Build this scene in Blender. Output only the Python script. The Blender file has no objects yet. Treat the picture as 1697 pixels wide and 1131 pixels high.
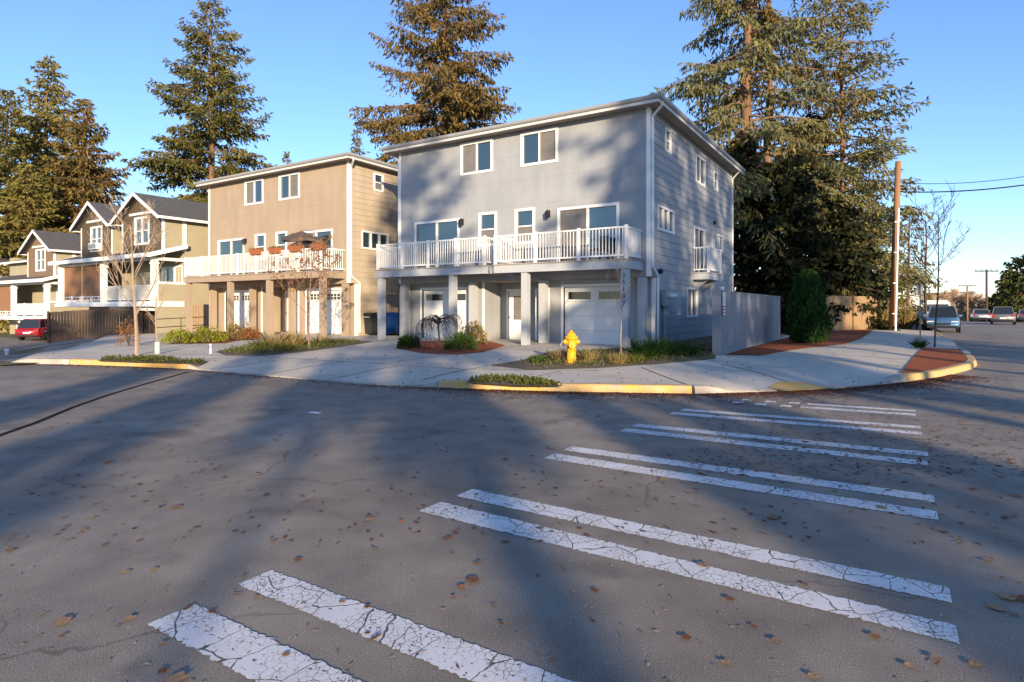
import bpy, bmesh, math, random
import numpy as np
from mathutils import Vector, Matrix
R_ = math.radians
random.seed(7)
SC = bpy.context.scene
COL = SC.collection

# ------------------------------------------------------------------ camera, sky, sun, exposure
# world axes follow the street grid: +x along the house fronts (to the right), +y away from the street
YAW, FPX, CX, HY, EYE = 32.52, 1003.0, 848.5, 511.0, 1.55
cam = bpy.data.objects.new('camera', bpy.data.cameras.new('camera'))
COL.objects.link(cam); SC.camera = cam
cam.location = (0, 0, EYE); cam.rotation_euler = (R_(90), 0, R_(YAW))
cam.data.sensor_width = 36; cam.data.lens = 36 * FPX / 1697
cam.data.shift_y = -(565.5 - HY) / 1697
cam.data.clip_end = 3000
SUN_EL = R_(11.0)
SH = Vector((-0.695, 0.719, 0)).normalized()          # the way shadows run along the ground
LDIR = Vector((SH.x * math.cos(SUN_EL), SH.y * math.cos(SUN_EL), -math.sin(SUN_EL)))
W = bpy.data.worlds.new('World'); SC.world = W; W.use_nodes = True
nt = W.node_tree; bg = nt.nodes['Background']
sky = nt.nodes.new('ShaderNodeTexSky'); sky.sky_type = 'NISHITA'; sky.sun_disc = False
sky.sun_elevation = SUN_EL; sky.sun_rotation = math.atan2(-SH.x, -SH.y)
sky.air_density = 1.0; sky.dust_density = 0.0; sky.ozone_density = 4.2
tint = nt.nodes.new('ShaderNodeMix'); tint.data_type = 'RGBA'; tint.blend_type = 'MULTIPLY'; tint.inputs['Factor'].default_value = 1
tint.inputs['B'].default_value = (1.0, .875, .93, 1)
nt.links.new(sky.outputs[0], tint.inputs['A']); nt.links.new(tint.outputs['Result'], bg.inputs[0]); bg.inputs[1].default_value = 0.128
sl = bpy.data.lights.new('sun', 'SUN'); sl.energy = 3.2; sl.angle = R_(0.55); sl.color = (1.0, 0.80, 0.55)
so = bpy.data.objects.new('sun', sl); COL.objects.link(so)
so.rotation_euler = LDIR.to_track_quat('-Z', 'Y').to_euler(); so.location = (30, -30, 20)
SC.view_settings.view_transform = 'Standard'; SC.view_settings.look = 'None'
SC.view_settings.exposure = 1.42; SC.view_settings.gamma = 1.0
SC.render.engine = 'CYCLES'

# ------------------------------------------------------------------ helpers: measuring
RX, RY = math.cos(R_(YAW)), math.sin(R_(YAW))
def ray(px, py):
    a = (px - CX) / FPX
    return Vector((a * RX - RY, a * RY + RX, (HY - py) / FPX))
def onV(px, py, v):                       # where the sight line meets the vertical plane y = v
    d = ray(px, py); k = v / d.y
    return d.x * k, d.z * k + EYE
def onU(px, py, u):
    d = ray(px, py); k = u / d.x
    return d.y * k, d.z * k + EYE
def onG(px, py, z=0.14):
    d = ray(px, py); k = (z - EYE) / d.z
    return d.x * k, d.y * k
def atZ(px, depth):                       # ground position at a given depth from the eye
    a = (px - CX) / FPX * depth
    return a * RX - depth * RY, a * RY + depth * RX
def sstep(t):
    t = min(1, max(0, t)); return t * t * (3 - 2 * t)

# ------------------------------------------------------------------ helpers: materials
def mat(name, col, rough=0.8, var=0.0, vs=3.0, col2=None, bump=0.0, bs=20.0, spec=0.3, metal=0.0, trans=0.0,
        island=0.0, stretch=None, fine=0.0, coat=0.0):
    m = bpy.data.materials.new(name); m.use_nodes = True
    N = m.node_tree.nodes; L = m.node_tree.links
    b = N['Principled BSDF']; b.inputs['Roughness'].default_value = rough
    b.inputs['Specular IOR Level'].default_value = spec; b.inputs['Metallic'].default_value = metal
    if coat: b.inputs['Coat Weight'].default_value = coat; b.inputs['Coat Roughness'].default_value = 0.05
    c4 = (*col, 1)
    b.inputs['Base Color'].default_value = c4
    tc = N.new('ShaderNodeTexCoord'); src = tc.outputs['Object']
    if stretch:
        mp = N.new('ShaderNodeMapping'); mp.inputs['Scale'].default_value = stretch
        L.new(src, mp.inputs[0]); src = mp.outputs[0]
    out = None
    if col2 is not None or var:
        nz = N.new('ShaderNodeTexNoise'); nz.inputs['Scale'].default_value = vs; nz.inputs['Detail'].default_value = 6
        nz.inputs['Roughness'].default_value = 0.65
        L.new(src, nz.inputs['Vector'])
        rp = N.new('ShaderNodeValToRGB'); rp.color_ramp.elements[0].position = 0.33; rp.color_ramp.elements[1].position = 0.67
        if col2 is None:
            rp.color_ramp.elements[0].color = tuple(c * (1 - var) for c in col) + (1,)
            rp.color_ramp.elements[1].color = tuple(min(1, c * (1 + var)) for c in col) + (1,)
        else:
            rp.color_ramp.elements[0].color = c4; rp.color_ramp.elements[1].color = (*col2, 1)
        L.new(nz.outputs['Fac'], rp.inputs[0]); out = rp.outputs[0]
    if fine:
        n2 = N.new('ShaderNodeTexNoise'); n2.inputs['Scale'].default_value = 90; n2.inputs['Detail'].default_value = 4
        L.new(src, n2.inputs['Vector'])
        mr = N.new('ShaderNodeMapRange'); mr.inputs['From Min'].default_value = .3; mr.inputs['From Max'].default_value = .7
        mr.inputs['To Min'].default_value = 1 - fine; mr.inputs['To Max'].default_value = 1 + fine
        L.new(n2.outputs['Fac'], mr.inputs['Value'])
        mx = N.new('ShaderNodeMix'); mx.data_type = 'RGBA'; mx.blend_type = 'MULTIPLY'; mx.inputs['Factor'].default_value = 1
        if out: L.new(out, mx.inputs['A'])
        else: mx.inputs['A'].default_value = c4
        L.new(mr.outputs[0], mx.inputs['B']); out = mx.outputs['Result']
    if island:
        g = N.new('ShaderNodeNewGeometry')
        mr = N.new('ShaderNodeMapRange'); mr.inputs['To Min'].default_value = 1 - island; mr.inputs['To Max'].default_value = 1 + island
        L.new(g.outputs['Random Per Island'], mr.inputs['Value'])
        mx = N.new('ShaderNodeMix'); mx.data_type = 'RGBA'; mx.blend_type = 'MULTIPLY'; mx.inputs['Factor'].default_value = 1
        if out: L.new(out, mx.inputs['A'])
        else: mx.inputs['A'].default_value = c4
        L.new(mr.outputs[0], mx.inputs['B']); out = mx.outputs['Result']
    if out: L.new(out, b.inputs['Base Color'])
    if bump:
        nb = N.new('ShaderNodeTexNoise'); nb.inputs['Scale'].default_value = bs; nb.inputs['Detail'].default_value = 5
        L.new(src, nb.inputs['Vector'])
        bp = N.new('ShaderNodeBump'); bp.inputs['Strength'].default_value = bump; bp.inputs['Distance'].default_value = 0.02
        L.new(nb.outputs['Fac'], bp.inputs['Height']); L.new(bp.outputs[0], b.inputs['Normal'])
    if trans:
        tl = N.new('ShaderNodeBsdfTranslucent'); ms = N.new('ShaderNodeMixShader'); ms.inputs[0].default_value = trans
        if out: L.new(out, tl.inputs[0])
        else: tl.inputs[0].default_value = c4
        L.new(b.outputs[0], ms.inputs[1]); L.new(tl.outputs[0], ms.inputs[2])
        L.new(ms.outputs[0], N['Material Output'].inputs[0])
    return m

M = {}
M['grey_siding'] = mat('grey siding', (.315, .325, .338), .75, var=.10, vs=1.4, stretch=(1, 1, .35), bump=.06, bs=60)
M['tan_siding'] = mat('tan siding', (.355, .275, .20), .75, var=.10, vs=1.4, stretch=(1, 1, .35), bump=.06, bs=60)
M['beige_siding'] = mat('beige siding', (.44, .36, .265), .75, var=.10, vs=1.4, stretch=(1, 1, .35), bump=.06, bs=60)
M['olive_siding'] = mat('yellow olive siding', (.37, .325, .225), .75, var=.05, vs=1.5)
M['shade_siding'] = mat('shade dark siding', (.10, .075, .05), .8, var=.2, vs=3)  # dark tone puts the shade on the gable fronts into the colour
M['white'] = mat('white trim paint', (.78, .77, .74), .5, var=.05, vs=4)
M['trim_dull'] = mat('dull white trim', (.60, .59, .57), .55, var=.08, vs=3)
M['garage_white'] = mat('garage door paint', (.76, .75, .72), .45, var=.03, vs=1.5)
M['grey_trim'] = mat('grey trim paint', (.42, .43, .44), .6, var=.06, vs=3)
M['gutter'] = mat('gutter metal', (.33, .33, .33), .4, var=.05, vs=4)
M['shingle'] = mat('roof shingle', (.075, .072, .07), .9, col2=(.13, .125, .12), vs=7, bump=.4, bs=30)
M['soffit'] = mat('soffit', (.35, .3, .25), .8, var=.05)
M['screen'] = mat('insect screen', (.17, .16, .15), .55, var=.12, vs=2)
M['blind'] = mat('blind slats', (.40, .42, .40), .5, var=.15, vs=2)
M['metal_grey'] = mat('grey metal', (.32, .34, .35), .45, metal=.4, var=.1)
M['black'] = mat('black paint', (.02, .02, .022), .4)
M['conc'] = None
M['yellow'] = mat('kerb yellow paint', (.70, .39, .07), .7, col2=(.46, .38, .25), vs=5.5, bump=.2, bs=40, fine=.15)
M['kerb'] = mat('kerb concrete', (.52, .46, .39), .85, col2=(.34, .30, .25), vs=2.4, bump=.2, bs=50, fine=.15)
M['hydrant'] = mat('hydrant yellow paint', (.80, .36, .015), .5, var=.2, vs=9, bump=.15, bs=30)
M['mulch'] = mat('bark mulch', (.20, .045, .016), .95, col2=(.42, .11, .034), vs=28, bump=1.0, bs=45, fine=.4)
M['soil'] = mat('bed soil', (.10, .075, .045), .95, col2=(.20, .155, .09), vs=9, bump=.8, bs=40, fine=.3)
M['dirt'] = mat('rough ground', (.10, .095, .05), .95, col2=(.17, .14, .08), vs=.8, bump=.6, bs=20, fine=.3)
M['bark'] = mat('conifer bark', (.13, .075, .045), .95, col2=(.24, .14, .085), vs=2.5, bump=.9, bs=10, stretch=(1, 1, .2))
M['paper_bark'] = mat('pale bark', (.40, .30, .215), .8, col2=(.28, .2, .14), vs=8)
M['twig_red'] = mat('reddish twig', (.26, .15, .10), .8, var=.2, vs=6)
M['dark_twig'] = mat('dark twig', (.07, .05, .045), .85, var=.2, vs=6)
M['wood_pole'] = mat('pole wood', (.36, .19, .09), .85, col2=(.25, .13, .065), vs=4, stretch=(6, 6, .4), bump=.3, bs=20)
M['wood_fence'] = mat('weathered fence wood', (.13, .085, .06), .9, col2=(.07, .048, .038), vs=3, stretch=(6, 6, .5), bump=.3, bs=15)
M['tan_fence'] = mat('tan fence wood', (.36, .235, .12), .85, col2=(.26, .16, .085), vs=3, stretch=(6, 6, .5))
M['grey_fence'] = mat('grey fence paint', (.235, .24, .26), .75, var=.12, vs=1.2, bump=.08, stretch=(1, 1, .4), bs=30)
M['bin_blue'] = mat('blue bin plastic', (.02, .09, .33), .4, var=.05)
M['bin_dark'] = mat('dark bin plastic', (.03, .035, .035), .45)
M['terracotta'] = mat('terracotta', (.33, .11, .045), .8, var=.15, vs=8)
M['canvas'] = mat('dark canvas', (.10, .075, .06), .8, var=.1)
M['shade_cloth'] = mat('brown shade cloth', (.27, .14, .075), .85, var=.08)
M['tube_green'] = mat('pale green plastic', (.45, .58, .46), .5)
M['red_sign'] = mat('red sign', (.5, .06, .05), .5)
M['sign_grey'] = mat('sign back metal', (.36, .38, .38), .4, metal=.5)
M['wire'] = mat('cable rubber', (.012, .012, .015), .6)
M['tyre'] = mat('tyre', (.015, .015, .016), .85)
M['alloy'] = mat('alloy rim', (.5, .5, .52), .3, metal=.9)
M['light_glass'] = mat('headlight glass', (.6, .62, .65), .1, spec=.8)
M['tail_red'] = mat('tail light', (.45, .02, .02), .2, spec=.6)
M['leaf_fall'] = mat('fallen leaf', (.30, .15, .065), .8, island=.45, trans=.1, var=.35, vs=.6)
M['litter'] = mat('leaf litter', (.17, .065, .035), .9, island=.55)
M['tar'] = mat('tar seam', (.02, .02, .021), .9, var=.2, vs=5, spec=.05)
M['tactile'] = mat('tactile paint', (.75, .42, .06), .7, col2=(.55, .40, .2), vs=3)

def foliage(name, c1, c2, tr=.25, isl=.35, vs=.5):
    return mat(name, c1, .7, col2=c2, vs=vs, island=isl, trans=tr, spec=.15)
M['fir_green'] = foliage('fir foliage', (.10, .105, .03), (.20, .165, .05))
M['fir_olive'] = foliage('olive fir foliage', (.15, .145, .04), (.26, .20, .055))
M['fir_orange'] = foliage('orange cedar foliage', (.12, .11, .035), (.24, .14, .045))
M['fir_brown'] = foliage('brown spruce foliage', (.095, .085, .03), (.24, .15, .05))
M['fir_blue'] = foliage('blue spruce foliage', (.10, .12, .065), (.27, .225, .08))
M['understory'] = foliage('understory foliage', (.014, .022, .009), (.035, .036, .012))  # near-black leaves: the shade under the big firs is in this colour
M['thuja'] = foliage('thuja foliage', (.018, .055, .012), (.035, .085, .018), vs=3)
M['shrub_green'] = foliage('shrub leaves', (.03, .075, .012), (.06, .11, .02), vs=4)
M['shrub_lime'] = foliage('lime shrub leaves', (.20, .23, .02), (.32, .31, .04), vs=4)
M['shrub_gold'] = foliage('golden shrub leaves', (.30, .17, .05), (.24, .21, .07), vs=4)
M['shrub_rust'] = foliage('rust shrub leaves', (.23, .095, .035), (.30, .14, .05), vs=4)
M['grass_green'] = foliage('grass blades', (.03, .08, .012), (.06, .12, .025), vs=3)
M['grass_dry'] = foliage('dry grass blades', (.36, .25, .11), (.26, .21, .08), vs=3)
M['cover'] = foliage('ground cover leaves', (.06, .09, .018), (.14, .13, .035), vs=3)
M['far_green'] = foliage('far evergreen foliage', (.035, .055, .015), (.10, .10, .025))
M['far_twig'] = mat('far bare twigs', (.42, .27, .17), .9, var=.15, vs=.5)

def glass_mat(name, col, ior=1.9):
    m = mat(name, col, .03, spec=.5); m.node_tree.nodes['Principled BSDF'].inputs['IOR'].default_value = ior
    N = m.node_tree.nodes; L = m.node_tree.links
    nz = N.new('ShaderNodeTexNoise'); nz.inputs['Scale'].default_value = .9
    tc = N.new('ShaderNodeTexCoord'); bp = N.new('ShaderNodeBump'); bp.inputs['Strength'].default_value = .04
    L.new(tc.outputs['Object'], nz.inputs['Vector']); L.new(nz.outputs[0], bp.inputs['Height'])
    L.new(bp.outputs[0], N['Principled BSDF'].inputs['Normal'])
    return m
M['glass'] = glass_mat('window glass', (.022, .045, .055), 2.3)
M['dark_glass'] = glass_mat('dark window glass', (.02, .022, .022), 1.7)
M['car_glass'] = glass_mat('car glass', (.02, .025, .03), 1.7)

def concrete():
    m = mat('sidewalk concrete', (.66, .58, .47), .85, col2=(.47, .41, .33), vs=.55, bump=.12, bs=70, fine=.12)
    return m
M['conc'] = concrete()
def asphalt():
    m = bpy.data.materials.new('asphalt'); m.use_nodes = True
    N = m.node_tree.nodes; L = m.node_tree.links; b = N['Principled BSDF']
    b.inputs['Roughness'].default_value = .82; b.inputs['Specular IOR Level'].default_value = .35
    tc = N.new('ShaderNodeTexCoord')
    def noise(s, d=4):
        n = N.new('ShaderNodeTexNoise'); n.inputs['Scale'].default_value = s; n.inputs['Detail'].default_value = d
        L.new(tc.outputs['Object'], n.inputs['Vector']); return n.outputs['Fac']
    def ramp(src, p0, c0, p1, c1):
        r = N.new('ShaderNodeValToRGB'); e = r.color_ramp.elements
        e[0].position, e[1].position = p0, p1; e[0].color = (*c0, 1); e[1].color = (*c1, 1)
        L.new(src, r.inputs[0]); return r.outputs[0]
    def mix(a, bb, mode, f=1.0):
        x = N.new('ShaderNodeMix'); x.data_type = 'RGBA'; x.blend_type = mode
        if isinstance(f, float): x.inputs['Factor'].default_value = f
        else: L.new(f, x.inputs['Factor'])
        L.new(a, x.inputs['A'])
        if isinstance(bb, tuple): x.inputs['B'].default_value = bb
        else: L.new(bb, x.inputs['B'])
        return x.outputs['Result']
    base = ramp(noise(.35, 5), .35, (.225, .186, .146), .7, (.315, .264, .210))
    grain = ramp(noise(170, 4), .32, (.42, .42, .42), .70, (1.6, 1.6, 1.6))
    c = mix(base, grain, 'MULTIPLY')
    mott = ramp(noise(2.3, 6), .3, (.78, .78, .78), .7, (1.18, 1.17, 1.15)); c = mix(c, mott, 'MULTIPLY')
    oil = ramp(noise(1.1, 7), .60, (1, 1, 1), .70, (.66, .65, .66)); c = mix(c, oil, 'MULTIPLY')
    wv = N.new('ShaderNodeTexVoronoi'); wv.feature = 'DISTANCE_TO_EDGE'; wv.inputs['Scale'].default_value = .42
    wn = N.new('ShaderNodeTexNoise'); wn.inputs['Scale'].default_value = 3; wn.inputs['Detail'].default_value = 6; L.new(tc.outputs['Object'], wn.inputs['Vector'])
    wa = N.new('ShaderNodeVectorMath'); wa.operation = 'MULTIPLY_ADD'; wa.inputs[1].default_value = (.45, .45, 0); L.new(wn.outputs['Color'], wa.inputs[0]); L.new(tc.outputs['Object'], wa.inputs[2]); L.new(wa.outputs[0], wv.inputs['Vector'])
    crk = ramp(wv.outputs['Distance'], .002, (.55, .55, .56), .006, (1, 1, 1)); cg = ramp(noise(.5, 2), .5, (1, 1, 1), .56, (0, 0, 0))
    ck = mix(crk, (1, 1, 1, 1), 'MIX', cg); c = mix(c, ck, 'MULTIPLY')
    vor = N.new('ShaderNodeTexVoronoi'); vor.inputs['Scale'].default_value = 60; L.new(tc.outputs['Object'], vor.inputs['Vector'])
    spk = ramp(vor.outputs['Distance'], .10, (1, 1, 1), .17, (0, 0, 0))
    gate = ramp(noise(16, 2), .50, (0, 0, 0), .56, (1, 1, 1))
    f = N.new('ShaderNodeMath'); f.operation = 'MULTIPLY'; L.new(spk, f.inputs[0]); L.new(gate, f.inputs[1])
    c = mix(c, (.62, .57, .50, 1), 'MIX', f.outputs[0])
    L.new(c, b.inputs['Base Color'])
    bp = N.new('ShaderNodeBump'); bp.inputs['Strength'].default_value = .4; bp.inputs['Distance'].default_value = .004
    L.new(noise(240, 3), bp.inputs['Height']); L.new(bp.outputs[0], b.inputs['Normal'])
    return m
M['asphalt'] = asphalt()
def stripe_mat():
    m = bpy.data.materials.new('cracked road paint'); m.use_nodes = True
    N = m.node_tree.nodes; L = m.node_tree.links; b = N['Principled BSDF']; b.inputs['Roughness'].default_value = .6
    tc = N.new('ShaderNodeTexCoord')
    def noise(s, d=4):
        n = N.new('ShaderNodeTexNoise'); n.inputs['Scale'].default_value = s; n.inputs['Detail'].default_value = d
        L.new(tc.outputs['Object'], n.inputs['Vector']); return n
    wob = noise(9, 3); vm = N.new('ShaderNodeVectorMath'); vm.operation = 'MULTIPLY_ADD'
    vm.inputs[1].default_value = (.05, .05, .05); L.new(wob.outputs['Color'], vm.inputs[0]); L.new(tc.outputs['Object'], vm.inputs[2])
    def cracks(scale, width, sx=1.0):
        mp = N.new('ShaderNodeMapping'); mp.inputs['Scale'].default_value = (sx, 1, 1); L.new(vm.outputs[0], mp.inputs[0])
        v = N.new('ShaderNodeTexVoronoi'); v.feature = 'DISTANCE_TO_EDGE'; v.inputs['Scale'].default_value = scale
        L.new(mp.outputs[0], v.inputs['Vector'])
        r = N.new('ShaderNodeMapRange'); r.inputs['From Min'].default_value = width * .6; r.inputs['From Max'].default_value = width
        L.new(v.outputs['Distance'], r.inputs['Value']); return r.outputs[0]
    c1 = cracks(2.6, .012, 1.7); c2 = cracks(21, .036, 1.15)
    # fine cracks only in patches
    pt = noise(2.2, 2); pr = N.new('ShaderNodeMapRange'); pr.inputs['From Min'].default_value = .44; pr.inputs['From Max'].default_value = .56
    pr.inputs['To Min'].default_value = 1; pr.inputs['To Max'].default_value = 0
    L.new(pt.outputs['Fac'], pr.inputs['Value'])
    mxf = N.new('ShaderNodeMath'); mxf.operation = 'MAXIMUM'; L.new(c2, mxf.inputs[0]); L.new(pr.outputs[0], mxf.inputs[1])
    mu = N.new('ShaderNodeMath'); mu.operation = 'MULTIPLY'; L.new(c1, mu.inputs[0]); L.new(mxf.outputs[0], mu.inputs[1])
    # chips
    ch = noise(45, 3); cr = N.new('ShaderNodeMapRange'); cr.inputs['From Min'].default_value = .33; cr.inputs['From Max'].default_value = .37
    L.new(ch.outputs['Fac'], cr.inputs['Value'])
    m2 = N.new('ShaderNodeMath'); m2.operation = 'MULTIPLY'; L.new(mu.outputs[0], m2.inputs[0]); L.new(cr.outputs[0], m2.inputs[1])
    dirt = N.new('ShaderNodeValToRGB'); dirt.color_ramp.elements[0].color = (.62, .58, .54, 1); dirt.color_ramp.elements[1].color = (.84, .81, .78, 1)
    L.new(noise(5, 5).outputs['Fac'], dirt.inputs[0])
    x = N.new('ShaderNodeMix'); x.data_type = 'RGBA'; L.new(m2.outputs[0], x.inputs['Factor'])
    x.inputs['A'].default_value = (.10, .09, .08, 1); L.new(dirt.outputs[0], x.inputs['B']); L.new(x.outputs['Result'], b.inputs['Base Color'])
    bp = N.new('ShaderNodeBump'); bp.inputs['Strength'].default_value = .5; bp.inputs['Distance'].default_value = .004
    L.new(m2.outputs[0], bp.inputs['Height']); L.new(bp.outputs[0], b.inputs['Normal'])
    return m
M['stripe'] = stripe_mat()

# ------------------------------------------------------------------ helpers: objects
ORI = {}
def tag(o, label=None, cat=None, group=None, kind=None):
    if label: o['label'] = label
    if cat: o['category'] = cat
    if group: o['group'] = group
    if kind: o['kind'] = kind
    return o
def thing(name, loc, label, cat, group=None):
    o = bpy.data.objects.new(name, None); COL.objects.link(o); o.location = loc; o.empty_display_size = .3
    ORI[o.name] = Vector(loc)
    return tag(o, label, cat, group)
class MB:
    def __init__(s): s.v = []; s.f = []
    def quad(s, a, b, c, d):
        n = len(s.v); s.v += [tuple(a), tuple(b), tuple(c), tuple(d)]; s.f.append((n, n+1, n+2, n+3)); return s
    def poly(s, pts):
        n = len(s.v); s.v += [tuple(p) for p in pts]; s.f.append(tuple(range(n, n+len(pts)))); return s
    def box(s, x0, x1, y0, y1, z0, z1, fr=None):
        c = [(x0,y0,z0),(x1,y0,z0),(x1,y1,z0),(x0,y1,z0),(x0,y0,z1),(x1,y0,z1),(x1,y1,z1),(x0,y1,z1)]
        if fr: c = [fr(*p) for p in c]
        n = len(s.v); s.v += c
        s.f += [(n,n+3,n+2,n+1),(n+4,n+5,n+6,n+7),(n,n+1,n+5,n+4),(n+1,n+2,n+6,n+5),(n+2,n+3,n+7,n+6),(n+3,n,n+4,n+7)]
        return s
    def prism(s, poly, off):               # polygon swept by a vector
        n = len(s.v); k = len(poly); off = Vector(off)
        s.v += [tuple(p) for p in poly] + [tuple(Vector(p) + off) for p in poly]
        s.f += [tuple(range(n+k-1, n-1, -1)), tuple(range(n+k, n+2*k))]
        for i in range(k): j = (i+1) % k; s.f.append((n+i, n+j, n+k+j, n+k+i))
        return s
    def tube(s, pts, rad, sides=8, caps=True):
        pts = [Vector(p) for p in pts]; n0 = len(s.v); m = len(pts)
        if not hasattr(rad, '__len__'): rad = [rad] * m
        ref = None
        for i, p in enumerate(pts):
            t = (pts[min(i+1, m-1)] - pts[max(i-1, 0)]).normalized()
            if ref is None:
                ref = t.orthogonal().normalized()
            ref = (ref - t * ref.dot(t)).normalized(); q = t.cross(ref)
            for k in range(sides):
                a = 2*math.pi*k/sides
                s.v.append(tuple(p + (ref*math.cos(a) + q*math.sin(a)) * rad[i]))
        for i in range(m-1):
            for k in range(sides):
                a = n0+i*sides+k; b = n0+i*sides+(k+1) % sides
                s.f.append((a, b, b+sides, a+sides))
        if caps:
            s.f.append(tuple(n0+sides-1-k for k in range(sides))); s.f.append(tuple(n0+(m-1)*sides+k for k in range(sides)))
        return s
    def lathe(s, prof, c=(0,0,0), sides=20, axis='z'):
        n0 = len(s.v); c = Vector(c)
        for r, h in prof:
            for k in range(sides):
                a = 2*math.pi*k/sides
                p = (r*math.cos(a), r*math.sin(a), h) if axis == 'z' else ((r*math.cos(a), h, r*math.sin(a)) if axis == 'y' else (h, r*math.cos(a), r*math.sin(a)))
                s.v.append(tuple(c + Vector(p)))
        for i in range(len(prof)-1):
            for k in range(sides):
                a = n0+i*sides+k; b = n0+i*sides+(k+1) % sides
                s.f.append((a, b, b+sides, a+sides))
        s.f.append(tuple(n0+k for k in range(sides))[::-1]); s.f.append(tuple(n0+(len(prof)-1)*sides+k for k in range(sides)))
        return s
    def build(s, name, m, parent=None, smooth=False):
        return mesh_obj(name, s.v, s.f, m, parent, smooth)
def mesh_obj(name, v, f, m, parent=None, smooth=False):
    me = bpy.data.meshes.new(name)
    o = bpy.data.objects.new(name, me)
    if parent is not None:
        org = ORI[parent.name]
        v = [(p[0]-org.x, p[1]-org.y, p[2]-org.z) for p in v]
        ORI[o.name] = org; o.parent = parent
    else: ORI[o.name] = Vector((0, 0, 0))
    me.from_pydata(v, [], f); me.materials.append(m if not isinstance(m, str) else M[m])
    if smooth: me.shade_smooth()
    COL.objects.link(o)
    return o
def np_obj(name, V, k, m, parent=None):
    """V: (n*k, 3) vertices, every k of them one face"""
    me = bpy.data.meshes.new(name); o = bpy.data.objects.new(name, me)
    if parent is not None:
        org = ORI[parent.name]; V = V - np.array(org); ORI[o.name] = org; o.parent = parent
    else: ORI[o.name] = Vector((0, 0, 0))
    n = len(V) // k
    me.vertices.add(n*k); me.vertices.foreach_set('co', V.astype(np.float32).ravel())
    me.loops.add(n*k); me.loops.foreach_set('vertex_index', np.arange(n*k, dtype=np.int32))
    me.polygons.add(n); me.polygons.foreach_set('loop_start', np.arange(0, n*k, k, dtype=np.int32))
    me.update(calc_edges=True); me.materials.append(M[m] if isinstance(m, str) else m)
    COL.objects.link(o); return o
def struct(o, label, cat):
    return tag(o, label, cat, kind='structure')
def sheet(name, poly, zf, m, cell=.6):
    bm = bmesh.new(); vs = [bm.verts.new((x, y, 0)) for x, y in poly]; bm.faces.new(vs)
    bmesh.ops.triangulate(bm, faces=bm.faces[:])
    xs = [p[0] for p in poly]; ys = [p[1] for p in poly]
    for ax, lo, hi in ((0, min(xs), max(xs)), (1, min(ys), max(ys))):
        x = math.floor(lo/cell)*cell + cell
        while x < hi:
            co = (x, 0, 0) if ax == 0 else (0, x, 0); no = (1, 0, 0) if ax == 0 else (0, 1, 0)
            bmesh.ops.bisect_plane(bm, geom=bm.verts[:]+bm.edges[:]+bm.faces[:], plane_co=co, plane_no=no, dist=1e-5); x += cell
    for v in bm.verts: v.co.z = zf(v.co.x, v.co.y)
    bmesh.ops.recalc_face_normals(bm, faces=bm.faces[:])
    for f in bm.faces:
        if f.normal.z < 0: f.normal_flip()
    me = bpy.data.meshes.new(name); bm.to_mesh(me); bm.free(); me.shade_smooth()
    me.materials.append(M[m]); o = bpy.data.objects.new(name, me); COL.objects.link(o); ORI[o.name] = Vector((0, 0, 0))
    return o
def text_mesh(body, size):
    cu = bpy.data.curves.new('t', 'FONT'); cu.body = body; cu.size = size; cu.align_x = 'CENTER'; cu.extrude = .004
    o = bpy.data.objects.new('t', cu); COL.objects.link(o)
    me = bpy.data.meshes.new_from_object(o.evaluated_get(bpy.context.evaluated_depsgraph_get()))
    v = [tuple(x.co) for x in me.vertices]; f = [tuple(p.vertices) for p in me.polygons]
    bpy.data.objects.remove(o); bpy.data.curves.remove(cu); bpy.data.meshes.remove(me)
    return v, f

# ------------------------------------------------------------------ ground
KERB = [(-62, -6), (-40, .4), (-27, 4.6), (-20.9, 6.7), (-19.2, 7.5), (-17.2, 8.15), (-15.2, 8.55), (-12.5, 8.62), (-9.1, 8.75), (-7.3, 9.25), (-5.3, 9.95),
        (-3.1, 11.0), (-2.0, 12.0), (-1.03, 13.1), (-.3, 14.3), (.2, 15.3), (.8, 16.7), (1.2, 18.0), (1.6, 19.4), (1.8, 20.7), (1.95, 24.6), (2.0, 30), (2.0, 90)]
def drop(x, y):                           # the land falls away to the left
    e = 23 + 10.5 * sstep((y - 9) / 6)
    return .72 * sstep((-x - e) / 11)
def kerb_dist(x, y):
    b = 1e9
    for (x0, y0), (x1, y1) in zip(KERB, KERB[1:]):
        dx, dy = x1-x0, y1-y0; t = max(0, min(1, ((x-x0)*dx+(y-y0)*dy)/(dx*dx+dy*dy)))
        b = min(b, math.hypot(x-x0-t*dx, y-y0-t*dy))
    return b
def low(x, y):                            # 1 where the kerb is dropped (driveways, crossing ramp)
    a = sstep((x+15.1)/.35) * sstep((-7.45-x)/.35)
    r = sstep((x+3.0)/.6) * sstep((.1-x)/.4) * (1 if y < 15.5 else 0)
    l = sstep((-20.4-x)/.6)
    g = sstep((y-26.5)/.5) * sstep((31-y)/.5) if x > .5 else 0
    return max(a, r, l, g)
def zc(x, y):
    d = kerb_dist(x, y)
    z = .132 + .012 * max(0, min(10, y-9.5)) * sstep((d-.2)/3) - drop(x, y)
    if d < 1.6: z -= low(x, y) * .105 * (1 - d/1.6)
    return z
def zg(x, y): return -.03 - drop(x, y)
struct(sheet('ground', [(-700, -500), (700, -500), (700, 1500), (-700, 1500)], lambda x, y: -.06, 'dirt', 400), 'rough earth reaching out beyond the streets', 'ground')
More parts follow.
